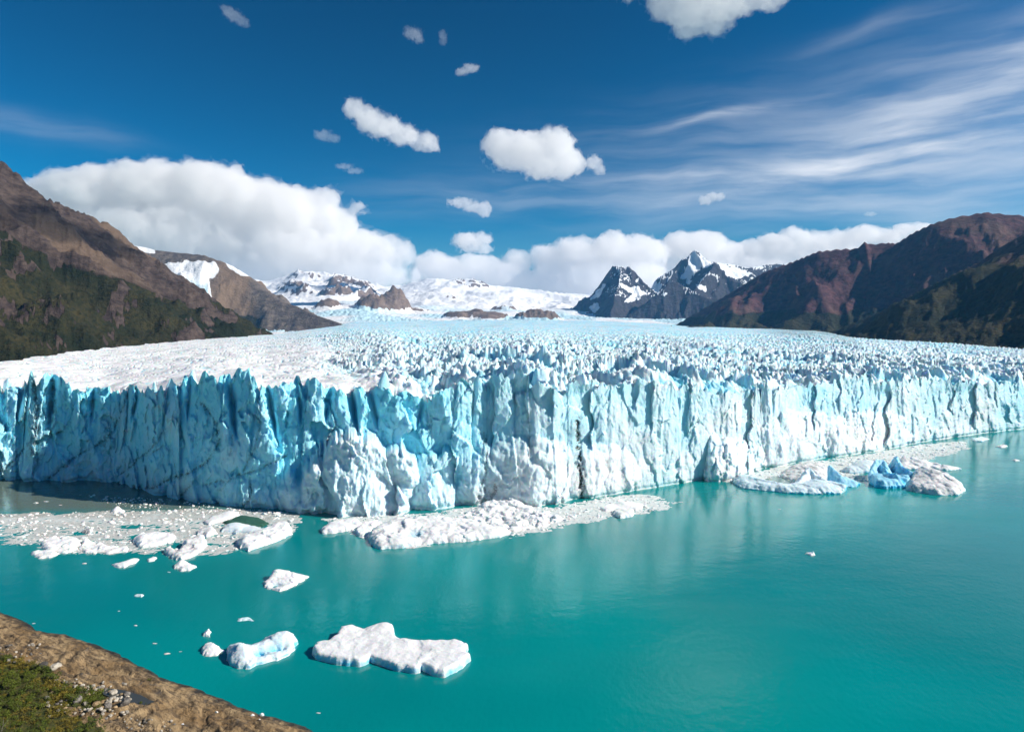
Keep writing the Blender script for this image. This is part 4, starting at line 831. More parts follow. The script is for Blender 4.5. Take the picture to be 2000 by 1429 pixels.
berg('ice_chunk', 'tiny upright triangular ice splinter above the rounded white lump', [(396, 1233), (404, 1230), (410, 1230), (410, 1240), (402, 1239)], 0.8, 0.5, peaks=[(408, 1234, 0.9, 0.8)], edge=0.3, amp=0.2, nsc=1.5, side=0.4, seed=9, res=0.2, cat='ice chunk')
berg('ice_chunk', 'thin broken ice scrap awash above the lumpy blue-veined iceberg', [(463, 1206), (478, 1203), (494, 1207), (494, 1211), (478, 1210), (466, 1211)], 0.35, 0.3, edge=0.4, amp=0.35, nsc=1.2, side=0.3, blue=0.35, seed=10, res=0.24, cat='ice chunk')
berg('ice_chunk', 'flat white ice cake off the outer edge of the brash ice belt', [(58, 1078), (75, 1073), (105, 1073), (118, 1078), (100, 1086), (75, 1088)], 0.9, 0.6, edge=0.5, amp=0.4, nsc=2, side=0.5, seed=11, res=0.36, cat='ice chunk')
berg('ice_chunk', 'lone tiny ice bit far out in the open turquoise lake', [(1572, 1080), (1582, 1077), (1593, 1080), (1584, 1083)], 0.6, 0.4, peaks=[(1589, 1080, 0.8, 0.8)], edge=0.3, amp=0.2, nsc=1.5, side=0.3, seed=12, res=0.24, cat='ice chunk')
# larger pieces in the belt under the shaded cliff
berg('iceberg', 'blocky white iceberg at the lakeward edge of the brash belt', [(258, 1048), (275, 1040), (310, 1036), (345, 1040), (340, 1050), (300, 1060), (275, 1063)], 3.4, 2.0, peaks=[(280, 1048, 1.5, 4), (310, 1044, 1.0, 5)], edge=0.7, amp=0.8, nsc=4, side=0.6, seed=13, res=0.5)
berg('iceberg', 'white ice block with dirty rubble spilling off its left side', [(345, 1072), (358, 1054), (385, 1046), (402, 1045), (405, 1060), (380, 1078), (352, 1086), (330, 1082), (318, 1068), (335, 1064)], 3.4, 2.0, peaks=[(372, 1058, 2.0, 6), (395, 1050, 1.0, 4)], edge=0.8, amp=1.0, nsc=3.5, side=0.5, dirt=0.25, seed=14, res=0.5)
berg('iceberg', 'long white ramp-shaped iceberg at the open-water end of the brash belt', [(462, 1050), (480, 1040), (520, 1028), (555, 1020), (568, 1022), (572, 1034), (540, 1048), (510, 1058), (485, 1066), (466, 1060)], 4.0, 2.4, peaks=[(480, 1054, 1.6, 5), (520, 1042, 1.5, 7), (556, 1026, 2.6, 5)], edge=0.8, amp=1.0, nsc=4, side=0.5, seed=15, res=0.55)
berg('iceberg', 'low arched pale blue iceberg behind the ramp-shaped one', [(428, 1034), (440, 1022), (465, 1018), (500, 1024), (530, 1032), (500, 1036), (460, 1034)], 2.4, 1.6, peaks=[(455, 1026, 1.6, 5)], edge=1.0, amp=0.5, nsc=5, side=1.0, blue=0.15, seed=16, res=0.55)
berg('iceberg', 'smooth white tilted slab at the back of the brash belt', [(395, 1015), (410, 1006), (440, 998), (465, 996), (470, 1001), (440, 1011), (405, 1021)], 2.6, 1.6, peaks=[(450, 1000, 1.5, 5)], edge=1.0, amp=0.5, nsc=5, side=0.5, seed=17, res=0.55)
berg('iceberg', 'dark green clear-ice iceberg between the white bergs of the belt', [(432, 1016), (460, 1006), (480, 1002), (505, 1006), (530, 1016), (515, 1024), (480, 1026), (448, 1024)], 2.2, 1.4, peaks=[(480, 1010, 1.6, 6)], edge=1.2, amp=0.6, nsc=5, side=0.3, dirt=0.1, seed=18, mat=GREEN, res=0.55)
berg('iceberg', 'broad low white iceberg at the lakeward edge of the belt, blue on its left', [(76, 1055), (95, 1044), (130, 1042), (160, 1050), (155, 1066), (130, 1076), (100, 1074), (82, 1066)], 1.8, 1.2, peaks=[(95, 1056, 1.2, 5), (140, 1052, 1.2, 4)], edge=0.9, amp=0.9, nsc=3, side=0.6, seed=19, res=0.5)
berg('iceberg', 'knobbly low ice raft with a rounded knob, beside the blocky berg', [(150, 1066), (165, 1052), (190, 1056), (225, 1064), (252, 1066), (250, 1074), (210, 1078), (165, 1076)], 1.2, 0.8, peaks=[(162, 1058, 2.2, 2.5), (200, 1066, 0.9, 3)], edge=0.8, amp=0.8, nsc=2.5, side=0.6, seed=20, res=0.5)
berg('ice_chunk', 'white peaked chunk standing where the cliff shadow meets the belt', [(215, 998), (228, 993), (245, 996), (240, 1001), (222, 1001)], 0.9, 0.6, peaks=[(229, 996, 2.0, 1.8)], edge=0.5, amp=0.4, nsc=2, side=0.4, seed=21, res=0.4, cat='ice chunk')
berg('ice_chunk', 'dirty brown-topped ice hummock in the middle of the brash belt', [(160, 1035), (172, 1030), (182, 1034), (176, 1039), (164, 1039)], 1.2, 0.8, edge=0.6, amp=0.5, nsc=2, dirt=0.9, seed=22, res=0.4, cat='ice chunk')
berg('ice_chunk', 'white rough hummock with brown specks behind the arched blue berg', [(380, 1038), (395, 1026), (418, 1028), (424, 1038), (405, 1044), (385, 1043)], 1.8, 1.2, edge=0.7, amp=0.9, nsc=2.2, dirt=0.3, seed=23, res=0.45, cat='ice chunk')
# raft in front of the prow
berg('iceberg', 'big white iceberg with a shaded blue left end, in front of the prow', [(714, 1040), (728, 1024), (760, 1010), (800, 1004), (860, 1004), (920, 1010), (980, 1020), (1002, 1030), (960, 1040), (900, 1046), (840, 1050), (780, 1058), (740, 1060), (722, 1052)], 4.6, 3.0, peaks=[(745, 1040, 2.0, 6), (780, 1026, 3.4, 7), (830, 1022, 2.0, 8), (890, 1026, 1.2, 8)], hollows=[(812, 1040, 1.2, 4)], edge=1.4, amp=1.5, nsc=5, side=0.5, dirt=0.06, seed=24, res=0.62)
berg('iceberg', 'long flat-topped ice block at the left tip of the raft', [(626, 1027), (640, 1018), (675, 1010), (700, 1010), (712, 1018), (690, 1026), (650, 1033), (630, 1034)], 3.0, 2.2, edge=0.6, amp=0.7, nsc=3.5, side=0.35, seed=25, res=0.55)
berg('iceberg', 'short white ice block between the flat-topped block and the big berg', [(692, 1030), (705, 1018), (735, 1012), (750, 1016), (728, 1028), (712, 1040), (698, 1038)], 3.2, 2.2, edge=0.7, amp=0.9, nsc=3, side=0.4, seed=26, res=0.55)
berg('ice_rubble_heap', 'high heap of tumbled white ice rubble against the foot of the cliff', [(880, 1010), (920, 988), (960, 976), (1000, 974), (1040, 985), (1080, 998), (1110, 1005), (1060, 1022), (1000, 1032), (930, 1032), (890, 1024)], 3.0, 2.0, peaks=[(960, 990, 5.0, 8), (995, 985, 5.0, 8), (1030, 998, 2.5, 7), (930, 1010, 2.0, 6)], edge=2.4, amp=1.9, nsc=2.8, side=0.25, dirt=0.12, seed=27, res=0.6, cat='ice heap')
berg('ice_chunk', 'dark-sided square ice block at the right end of the raft', [(1196, 1000), (1205, 992), (1228, 990), (1240, 996), (1236, 1004), (1212, 1008)], 2.2, 1.4, edge=0.6, amp=0.5, nsc=3, side=0.6, dirt=0.15, seed=28, res=0.5, cat='ice chunk')
berg('iceberg', 'flat pale ice pan near the right end of the raft', [(1170, 990), (1190, 981), (1230, 978), (1262, 984), (1250, 992), (1210, 994), (1180, 996)], 1.4, 1.0, peaks=[(1215, 984, 1.0, 4)], edge=0.8, amp=0.5, nsc=4, side=0.4, seed=29, res=0.6)
# the group off the lit cliff
def group_right():
    berg('iceberg', 'low grey iceberg with a curved front rim round a melt pond', [(1432, 938), (1445, 928), (1475, 932), (1500, 940), (1540, 948), (1560, 944), (1575, 930), (1590, 926), (1610, 936), (1640, 944), (1655, 952), (1640, 958), (1590, 959), (1540, 957), (1490, 952), (1450, 948)], 3.6, 2.0, peaks=[(1455, 936, 1.0, 4), (1600, 948, 1.5, 7), (1470, 940, 1.0, 7)], ridges=[([(1445, 938, 2.5), (1480, 944, 4.2), (1530, 950, 3.0), (1562, 948, 3.5), (1580, 938, 9.5), (1592, 942, 6.5), (1615, 948, 4.0), (1645, 952, 3.0)], 4.5, 1.6)], edge=1.4, amp=1.0, nsc=5, side=0.9, blue=0.28, dirt=0.05, seed=30, res=0.7)
    berg('iceberg', 'grimy grey-crusted ice dome behind the melt pond', [(1520, 925), (1545, 908), (1580, 900), (1612, 905), (1625, 920), (1610, 934), (1570, 936), (1535, 932)], 3.2, 1.8, peaks=[(1565, 918, 2.4, 9), (1600, 922, 2.0, 6)], edge=2.4, amp=1.1, nsc=3, side=0.5, dirt=0.42, seed=31, res=0.75)
    berg('iceberg', 'bright blue fin-shaped iceberg leaning beside the melt pond berg', [(1617, 938), (1622, 930), (1640, 930), (1665, 936), (1680, 942), (1672, 947), (1640, 948), (1622, 946)], 2.0, 1.2, ridges=[([(1620, 936, 10.0), (1626, 940, 10.5), (1640, 942, 6.5), (1660, 943, 3.6), (1676, 944, 1.5)], 5.0, 0.8)], edge=0.9, amp=0.7, nsc=5, side=0.8, blue=0.45, seed=32, mat=BERG_BLUE, res=0.6)
    berg('iceberg', 'vivid blue sculpted iceberg with a scooped arch and peaked horns', [(1697, 932), (1702, 922), (1720, 918), (1745, 918), (1770, 922), (1788, 930), (1780, 940), (1755, 944), (1730, 945), (1708, 942)], 5.0, 3.0, ridges=[([(1701, 930, 5.0), (1712, 924, 10.5), (1725, 922, 11.0), (1732, 930, 7.0)], 5.0, 1.2), ([(1738, 918, 8.0), (1750, 922, 12.5), (1757, 930, 9.0), (1775, 933, 6.5), (1786, 934, 5.0)], 4.2, 1.4), ([(1722, 926, 8.0), (1740, 938, 6.0), (1752, 940, 7.0)], 3.5, 1.0)], hollows=[(1737, 934, 2.5, 2.6), (1764, 940, 2.0, 2.5)], edge=1.0, amp=1.0, nsc=6, side=0.8, blue=0.5, seed=33, mat=BERG_BLUE, res=0.62)
    berg('iceberg', 'large humped iceberg with a grey speckled crust and blue right face', [(1765, 940), (1775, 925), (1800, 916), (1840, 918), (1862, 926), (1880, 938), (1888, 950), (1872, 958), (1830, 958), (1795, 953), (1770, 948)], 5.2, 3.0, peaks=[(1800, 932, 5.0, 11), (1830, 938, 3.0, 10)], edge=2.6, amp=1.2, nsc=3.0, side=0.7, dirt=0.30, seed=34, res=0.72)
    berg('iceberg', 'pale shaded iceberg behind the vivid blue sculpted one', [(1642, 914), (1665, 905), (1700, 902), (1730, 904), (1725, 912), (1700, 917), (1660, 918)], 4.0, 2.4, peaks=[(1690, 910, 2.5, 9)], edge=1.6, amp=0.8, nsc=5, side=0.7, blue=0.2, dirt=0.08, seed=35, res=0.75)
    berg('iceberg', 'rough ice ridge trailing to a thin point behind the speckled hump', [(1745, 905), (1775, 896), (1810, 900), (1850, 908), (1882, 913), (1850, 916), (1800, 914), (1760, 913)], 2.2, 1.4, peaks=[(1765, 903, 4.0, 6), (1795, 906, 2.5, 6)], edge=1.5, amp=1.2, nsc=3, side=0.5, dirt=0.1, seed=36, res=0.75)
    berg('ice_chunk', 'flat blue ice pan hugging the far end of the lit cliff', [(1895, 856), (1915, 852), (1935, 856), (1920, 861), (1900, 860)], 1.2, 0.8, edge=1.0, amp=0.4, nsc=4, side=0.8, blue=0.2, seed=37, res=0.8, cat='ice chunk')
    berg('ice_chunk', 'flat ice pan drifting a little off the far end of the lit cliff', [(1943, 870), (1955, 866), (1971, 870), (1958, 874)], 1.2, 0.8, edge=1.0, amp=0.4, nsc=4, side=0.8, seed=38, res=0.8, cat='ice chunk')
    berg('ice_chunk', 'thin ice pan floating clear of the speckled hump, in open water', [(1974, 897), (1985, 895), (1994, 898), (1984, 900)], 0.8, 0.5, edge=0.8, amp=0.3, nsc=4, side=0.5, seed=39, res=0.7, cat='ice chunk')
group_right()
# melt pond in the grey berg
P = np.array([px2g(x, y, 1.2) for x, y in [(1490, 934), (1510, 927), (1545, 926), (1570, 931), (1578, 940), (1555, 946), (1520, 942), (1495, 938)]]); c = P.mean(0)
s = NT('melt_pond_water'); s.bsdf((0.16, 0.24, 0.22), 0.12, None, 0.5)
def fan_poly(P, z):
    n = len(P); V = np.concatenate([np.c_[P, np.full(n, z)], [[P[:, 0].mean(), P[:, 1].mean(), z]]]); Q = np.array([(i, (i+1) % n, n) for i in range(n)]); return V, Q
V, Q = fan_poly(P-c, 0.0); o = obj('melt_pond', mesh_np('melt_pond', V, Q[:, ::-1] if False else Q), s.m); o.location = (c[0], c[1], 0.35); tag(o, 'still grey-green melt pond held inside the low grey iceberg', 'melt pond')

# ---- brash: slush sheets, loose fragments, and the larger chunks one by one
BELTS = [('brash_ice_left', [(-150, 1004), (60, 1003), (200, 999), (330, 996), (440, 994), (560, 1000), (590, 1012), (575, 1034), (510, 1062), (420, 1084), (330, 1086), (250, 1076), (150, 1082), (80, 1070), (0, 1056), (-150, 1052)], 0.16, 'small white ice chunk floating in the brash belt below the shaded cliff', 'ice chunks in the left brash belt'),
         ('brash_ice_prow', [(630, 1014), (700, 1006), (850, 1002), (960, 984), (1050, 990), (1120, 982), (1200, 968), (1270, 966), (1333, 980), (1300, 994), (1230, 1006), (1150, 1018), (1050, 1040), (930, 1052), (800, 1068), (740, 1064), (700, 1046)], 0.05, 'small white ice chunk in the rubble raft in front of the prow', 'ice chunks in the raft at the prow'),
         ('brash_ice_right', [(1405, 938), (1440, 928), (1500, 916), (1580, 902), (1650, 894), (1800, 868), (1880, 862), (1895, 872), (1850, 888), (1800, 902), (1740, 912), (1690, 925), (1690, 940), (1600, 945), (1450, 946)], 0.10, 'small white ice chunk in the slush off the lit cliff', 'ice chunks off the lit cliff'),
         ('brash_ice_shade', [(150, 965), (330, 975), (560, 1000), (440, 996), (250, 990)], 0.05, None, None)]
CH = []
for k_ in range(9):
    rg = np.random.default_rng(100+k_); t_ = (1+5**.5)/2
    v = np.array([(-1,t_,0),(1,t_,0),(-1,-t_,0),(1,-t_,0),(0,-1,t_),(0,1,t_),(0,-1,-t_),(0,1,-t_),(t_,0,-1),(t_,0,1),(-t_,0,-1),(-t_,0,1)])/1.9
    f_ = np.array([(0,11,5),(0,5,1),(0,1,7),(0,7,10),(0,10,11),(1,5,9),(5,11,4),(11,10,2),(10,7,6),(7,1,8),(3,9,4),(3,4,2),(3,2,6),(3,6,8),(3,8,9),(4,9,5),(2,4,11),(6,2,10),(8,6,7),(9,8,1)])
    CH.append((v*rg.uniform(0.55, 1.25, (12, 1))*np.array([1, rg.uniform(0.5, 0.9), rg.uniform(0.35, 0.7)]), f_))
CHM = [mesh_np('ice_chunk', v, f_, {'blue': np.clip(0.15-0.5*v[:, 2], 0, 0.7), 'dirt': 0*v[:, 0]+0.05}, smooth=False) for v, f_ in CH]
SLUSH = mat_ice('slush_ice', white=(0.80, 0.80, 0.78), blue=(0.30, 0.60, 0.62), bump=0.9, bscale=2.2, dirtcol=(0.26, 0.235, 0.18))
def slush(name, poly, dirt):
    P = np.array([px2g(x, y) for x, y in poly]); lo = P.min(0)-2; hi = P.max(0)+2; r = 0.9
    X, Y = np.meshgrid(np.arange(lo[0], hi[0], r), np.arange(lo[1], hi[1], r)); sd_ = polysd(X, Y, P)
    n = fbm2(X*0.06, Y*0.10, 5, 0.6); n2 = fbm2(X*0.5, Y*0.5, 3, 0.6)
    m = sstep(-3, 3, sd_+6*n)*sstep(-0.42, 0.0, n+0.42*n2+(0.42 if bn.endswith('left') else 0.25 if bn.endswith('right') else 0.08)+(0.05 if bn.endswith('left') else 0.02)*np.clip(Y-352 if bn.endswith('left') else sd_, -8, 12))
    zz = -0.14+m*(0.26+0.34*np.clip(n2, -0.35, 1)); keep = (m > 0.05)
    Q = gridfaces(*X.shape, mask=keep); c = np.array([P[:, 0].mean(), P[:, 1].mean(), 0]); V = np.stack([X, Y, zz], -1).reshape(-1, 3)-c
    V, Q, at = compact(V, Q, {'blue': 0.10+0.25*(n2 < -0.1), 'dirt': np.clip(dirt*(2.4+3.0*n+2.2*n2)+(0.32*sstep(352, 366, Y+4*n) if bn.endswith('left') else 0), 0, 0.85)})
    o = obj(name, mesh_np(name, V, Q, at), SLUSH); o.location = c; tag(o, kind='stuff'); return P
def scatter(P, n, rg, sdmin=0.0):
    lo, hi = P.min(0), P.max(0); pts = rg.uniform(lo, hi, (n*6, 2)); sd_ = polysd(pts[:, 0], pts[:, 1], P)+2.5*fbm2(pts[:, 0]*0.08, pts[:, 1]*0.08, 3)
    dens = sstep(-0.5, 0.3, fbm2(pts[:, 0]*0.06, pts[:, 1]*0.10, 4)+0.15); ok = (sd_ > sdmin) & (rg.uniform(0, 1, len(pts)) < dens); return pts[ok][:n]
for bi, (bn, poly, dirt, lab, grp) in enumerate(BELTS):
    rg = np.random.default_rng(500+bi); P = slush(bn.replace('brash_ice', 'slush_ice'), poly, dirt) if lab else np.array([px2g(x, y) for x, y in poly])
    nsm = [2400, 2000, 1700, 260][bi]; pts = scatter(P, nsm, rg); Vs, Qs, bl, di = [], [], [], []; off = 0
    for q in pts:
        v, f_ = CH[rg.integers(9)]; s_ = 0.25+1.15*rg.uniform()**4*(P[0, 1] < 1e9)*[1, 1, 1.3, 0.8][bi]; a = rg.uniform(0, 6.28)
        w_ = v*s_; w_ = np.c_[w_[:, 0]*cos(a)-w_[:, 1]*sin(a), w_[:, 0]*sin(a)+w_[:, 1]*cos(a), w_[:, 2]+0.10*s_+0.05]+np.array([q[0], q[1], 0])
        Vs.append(w_); Qs.append(f_+off); off += 12; bl.append(np.clip(0.12-0.4*v[:, 2], 0, 0.6)); di.append(np.full(12, dirt*rg.uniform(0, 1.6)))
    c = np.array([P[:, 0].mean(), P[:, 1].mean(), 0]); o = obj(bn, mesh_np(bn, np.concatenate(Vs)-c, np.concatenate(Qs), {'blue': np.concatenate(bl), 'dirt': np.concatenate(di)}, smooth=False), BERG); o.location = c; tag(o, kind='stuff')
    if lab:
        for q in scatter(P, [90, 80, 60][bi], rg, 1.0):
            o = obj('ice_chunk', CHM[rg.integers(9)], BERG); s_ = rg.uniform(0.9, 2.0)*[1, 1.0, 1.3][bi]
            o.location = (q[0], q[1], 0.12*s_); o.rotation_euler = (rg.uniform(-.2, .2), rg.uniform(-.2, .2), rg.uniform(0, 6.28)); o.scale = (s_*rg.uniform(0.8, 1.6), s_, s_*rg.uniform(0.6, 1.1)); tag(o, lab, 'ice chunk', grp)
# scraps in open water
rg = np.random.default_rng(77)
for x, y, s_ in [(70, 982, 1.3), (90, 979, 1.6), (118, 986, 1.0), (40, 1063, 1.2), (265, 1221, 0.5), (302, 1256, 0.7), (327, 1276, 0.7), (352, 1272, 0.4), (622, 1392, 0.5), (66, 1217, 0.4), (232, 1193, 0.3), (330, 1117, 0.7), (740, 1068, 1.3), (1522, 994, 0.8), (165, 1100, 0.8), (1880, 868, 1.6)]:
    X_, Y_ = px2g(x, y); o = obj('ice_chunk', CHM[rg.integers(9)], BERG); o.location = (X_, Y_, 0.05); o.scale = (s_*1.5, s_, s_*0.6); o.rotation_euler = (0, 0, rg.uniform(-.5, .5)); tag(o, 'stray scrap of ice adrift by itself in open water', 'ice chunk', 'stray ice scraps')
print('ice', time.time()-T0)

# ================================================================== SHORE
SHORE = [(-420, 300), (-300, 275), (-235, 262)]+[px2g(x, y) for x, y in [(0, 1195), (45, 1212), (68, 1228), (85, 1235), (130, 1241), (165, 1252), (205, 1266), (240, 1283), (280, 1302), (315, 1322), (345, 1333), (385, 1345), (430, 1362), (470, 1384), (520, 1398), (560, 1408), (592, 1418), (610, 1429), (640, 1450), (720, 1500), (880, 1680)]]+[(8, 92), (30, 70), (90, 40), (220, -20), (500, -200)]
LAND = SHORE+[(500, -500), (-700, -500), (-700, 300)]
POND = [px2g(x, y, 3.4) for x, y in [(206, 1336), (228, 1338), (255, 1342), (285, 1353), (300, 1361), (285, 1366), (258, 1362), (232, 1355), (212, 1347)]]
def shore_z(X, Y, detail=True):
    sd_ = polysd(X+0.8*fbm2(X*0.15, Y*0.15, 3), Y+0.8*fbm2(X*0.15+9, Y*0.15, 3), LAND); d = np.clip(sd_, 0, None)
    z = np.where(sd_ > 0, 1.5*(1-np.exp(-d/1.6))+0.085*d+0.0022*np.clip(d-18, 0, 60)**2, sd_*0.55)
    z = z+np.clip(d-78, 0, None)*0.28
    if detail:
        n = fbm2(X*0.045, Y*0.045, 4); z = z+1.5*n*sstep(0, 14, d)
        st = (X*0.476+Y*0.879); lay = fbm2(X*0.03+3, Y*0.03, 3)*2.2+d*0.16; fr = lay-np.floor(lay)
        z = z+1.25*(np.floor(lay)+sstep(0.55, 1.0, fr)-lay)*sstep(2, 10, d)
        r = ridged2((X*0.879-Y*0.476)*0.09, st*0.20, 4, 0.55); z = z+0.9*(r-0.45)*sstep(0.5, 4, d)
        z = z+0.30*fbm2(X*0.45, Y*0.45, 4, 0.6)*sstep(0, 2, d)
        f1, f2, q1, _ = voro2(X*0.075+0.8*n, Y*0.12+0.6*r); z = z-0.30*np.exp(-((f2-f1)/0.035)**2)*(q1 > 0.45)*sstep(2, 6, d)
        p = polysd(X, Y, POND); zp = PONDZ; z = np.where(p > -2.5, z+(np.minimum(z, zp-0.25)-z)*sstep(-2.0, 0.6, p), z)
    return z, sd_
PONDZ = 0.0
_p = np.array(POND); _z, _s = shore_z(_p[:, 0], _p[:, 1], False); PONDZ = float(_z.mean())-0.55
_gx, _gy = np.arange(-280, 20, 0.5), np.arange(90, 270, 0.5); _GX, _GY = np.meshgrid(_gx, _gy); _GZ = shore_z(_GX, _GY)[0]
def shore_at(X, Y):
    i = min(max((X-_gx[0])/0.5, 0), len(_gx)-2.001); j = min(max((Y-_gy[0])/0.5, 0), len(_gy)-2.001); a, b = int(i), int(j); i -= a; j -= b
    return float((_GZ[b, a]*(1-i)+_GZ[b, a+1]*i)*(1-j)+(_GZ[b+1, a]*(1-i)+_GZ[b+1, a+1]*i)*j)
def drop(x, y):
    """photo pixel -> point on the shore"""
    z = 4.0
    for _ in range(30):
        X, Y = px2g(x, y, z); zz_ = shore_at(X, Y); z = 0.5*z+0.5*zz_
    return X, Y, zz_
s = NT('glaciated_shore_rock')
veg = s.attr('veg'); wet = s.attr('wet'); crk = s.attr('crack')
n1 = s.noise(0.09, 6, 0.65); n2 = s.noise(0.7, 7, 0.7); n3 = s.noise(3.5, 4, 0.6)
vw = s.n('ShaderNodeVectorRotate', rotation_type='Z_AXIS'); s.put(vw.inputs['Vector'], s.pos); vw.inputs['Angle'].default_value = 0.5
n4 = s.noise(0.5, 6, 0.65, vec=vw.outputs[0], stretch=(0.35, 1.5, 1))
col = s.mix(s.ramp(n1, 0.35, 0.65), (0.280, 0.178, 0.080), (0.470, 0.335, 0.180))
col = s.mix(s.ramp(n4, 0.46, 0.60, 0.0, 0.75), col, (0.085, 0.062, 0.042))
col = s.mix(s.ramp(n2, 0.55, 0.75, 0.0, 0.8), col, (0.30, 0.19, 0.085))
col = s.mix(s.ramp(s.noise(0.3, 5, 0.6), 0.58, 0.72, 0.0, 0.7), col, (0.13, 0.12, 0.11))
col = s.mix(s.ramp(n3, 0.60, 0.75, 0.0, 0.6), col, (0.34, 0.28, 0.20))
col = s.mix(s.math('MULTIPLY', crk, 0.85), col, (0.035, 0.028, 0.022))
vcol = s.mix(s.ramp(n2, 0.35, 0.65), (0.030, 0.045, 0.010), (0.110, 0.095, 0.022))
vf = s.ramp(s.math('ADD', veg, s.math('MULTIPLY', s.math('SUBTRACT', n2, 0.5), 0.9)), 0.42, 0.58)
col = s.mix(vf, col, vcol); col = s.mix(s.math('MULTIPLY', wet, s.ramp(n2, 0.2, 0.6, 0.75, 1.0)), col, (0.030, 0.024, 0.018))
h = s.math('ADD', n2, s.math('MULTIPLY', n3, 0.4)); h = s.math('ADD', h, s.math('MULTIPLY', n4, 0.7))
s.bsdf(col, s.math('SUBTRACT', 0.85, s.math('MULTIPLY', wet, 0.4)), s.bump(h, 1.0, 0.9), 0.3)
SHORE_MAT = s.m
VEG_PX = [(-80, 1262), (0, 1278), (40, 1288), (75, 1298), (105, 1318), (125, 1338), (160, 1345), (200, 1360), (205, 1385), (150, 1380), (95, 1372), (140, 1398), (180, 1408), (215, 1440), (-80, 1440)]
VP = np.array([drop(x, y)[:2] for x, y in VEG_PX])
def shore_part(name, us, ys):
    UU, YY = np.meshgrid(us, ys); X = UU*YY; z, sd_ = shore_z(X, YY)
    veg = sstep(-1.5, 1.5, polysd(X, YY, VP)+2.0*fbm2(X*0.2, YY*0.2, 3)); veg = np.maximum(veg, sstep(62, 75, sd_+9*fbm2(X*0.05, YY*0.05, 3)))
    wet = sstep(4.2, 0.8, sd_+2.2*fbm2(X*0.3, YY*0.3, 3)); wet = np.maximum(wet, 0.8*sstep(-1.0, 0.3, polysd(X, YY, POND)))
    n = fbm2(X*0.045, YY*0.045, 4); r = ridged2((X*0.879-YY*0.476)*0.09, (X*0.476+YY*0.879)*0.20, 4, 0.55); f1, f2, q1, _ = voro2(X*0.075+0.8*n, YY*0.12+0.6*r); ck = np.exp(-((f2-f1)/0.022)**2)*(q1 > 0.30); g1, g2, w1, _ = voro2((X*0.879-YY*0.476)*0.05+0.9*n, (X*0.476+YY*0.879)*0.24+0.8*r); ck = np.maximum(ck, 0.8*np.exp(-((g2-g1)/0.03)**2)*(w1 > 0.4))
    Q = gridfaces(*X.shape, mask=(sd_ > -7)); V, Q, at = compact(np.stack([X, YY, z], -1).reshape(-1, 3), Q, {'veg': veg, 'wet': wet, 'crack': ck})
    o = obj(name, mesh_np(name, V, Q, at), SHORE_MAT); tag(o, kind='structure')
shore_part('rocky_shore', np.linspace(-0.84, -0.22, 390), np.concatenate([np.linspace(132, 250, 200)]))
# the hillside below the viewpoint
X, Y = np.meshgrid(np.linspace(-420, 420, 85), np.linspace(-260, 300, 57)); z, sd_ = shore_z(X, Y, False)
z = z-1.6*((X/np.maximum(Y, 1) > -0.9) & (X/np.maximum(Y, 1) < -0.18) & (Y > 122) & (Y < 258)); z = np.minimum(z, np.where(Y > -200, 92-0.60*np.maximum(Y, 0), 92))
Q = gridfaces(*X.shape, mask=sd_ > -20); V, Q, at = compact(np.stack([X, Y, z-0.3], -1).reshape(-1, 3), Q, {'veg': sstep(20, 40, sd_), 'wet': 0*z, 'crack': 0*z})
tag(obj('hillside', mesh_np('hillside', V, Q, at), SHORE_MAT), kind='structure')
s = NT('puddle_water'); s.bsdf((0.055, 0.060, 0.055), 0.08, None, 0.5)
P = np.array(POND); c = P.mean(0); V, Q = fan_poly((P-c)*1.25, 0); o = obj('rain_pool', mesh_np('rain_pool', V, Q[:, ::-1]), s.m); o.location = (c[0], c[1], PONDZ); tag(o, 'shallow grey rain pool lying in a hollow of the shore rock', 'pool')

# ---- boulders
def mat_rock(name, a, b, lich):
    s = NT(name); v = s.objpos(); rnd = s.n('ShaderNodeObjectInfo').outputs['Random']
    n = s.noise(1.3, 6, 0.65, vec=v); n2 = s.noise(5, 4, 0.6, vec=v)
    col = s.mix(s.ramp(n, 0.35, 0.65), a, b); col = s.mix(s.ramp(n2, 0.58, 0.7, 0, 0.7), col, lich)
    q = s.n('ShaderNodeHueSaturation'); s.put(q.inputs['Color'], col); s.put(q.inputs['Value'], s.math('ADD', 0.7, s.math('MULTIPLY', rnd, 0.55))); 
    s.bsdf(q.outputs[0], 0.85, s.bump(s.math('ADD', n, s.math('MULTIPLY', n2, 0.4)), 0.7, 0.3), 0.25); return s.m
R_PALE = mat_rock('boulder_pale', (0.34, 0.30, 0.24), (0.52, 0.48, 0.40), (0.60, 0.56, 0.48)); R_GREY = mat_rock('boulder_grey', (0.12, 0.11, 0.10), (0.24, 0.22, 0.19), (0.32, 0.30, 0.25))
R_TAN = mat_rock('boulder_tan', (0.30, 0.20, 0.10), (0.45, 0.34, 0.20), (0.55, 0.45, 0.30)); R_DARK = mat_rock('boulder_dark', (0.035, 0.033, 0.030), (0.08, 0.075, 0.07), (0.14, 0.13, 0.11))
def ico(sub=2):
    import bmesh
    bm = bmesh.new(); bmesh.ops.create_icosphere(bm, subdivisions=sub, radius=1.0); V = np.array([v.co[:] for v in bm.verts]); Q = np.array([[v.index for v in f.verts] for f in bm.faces]); bm.free(); return V, Q
IV, IQ = ico(2); RM = {}
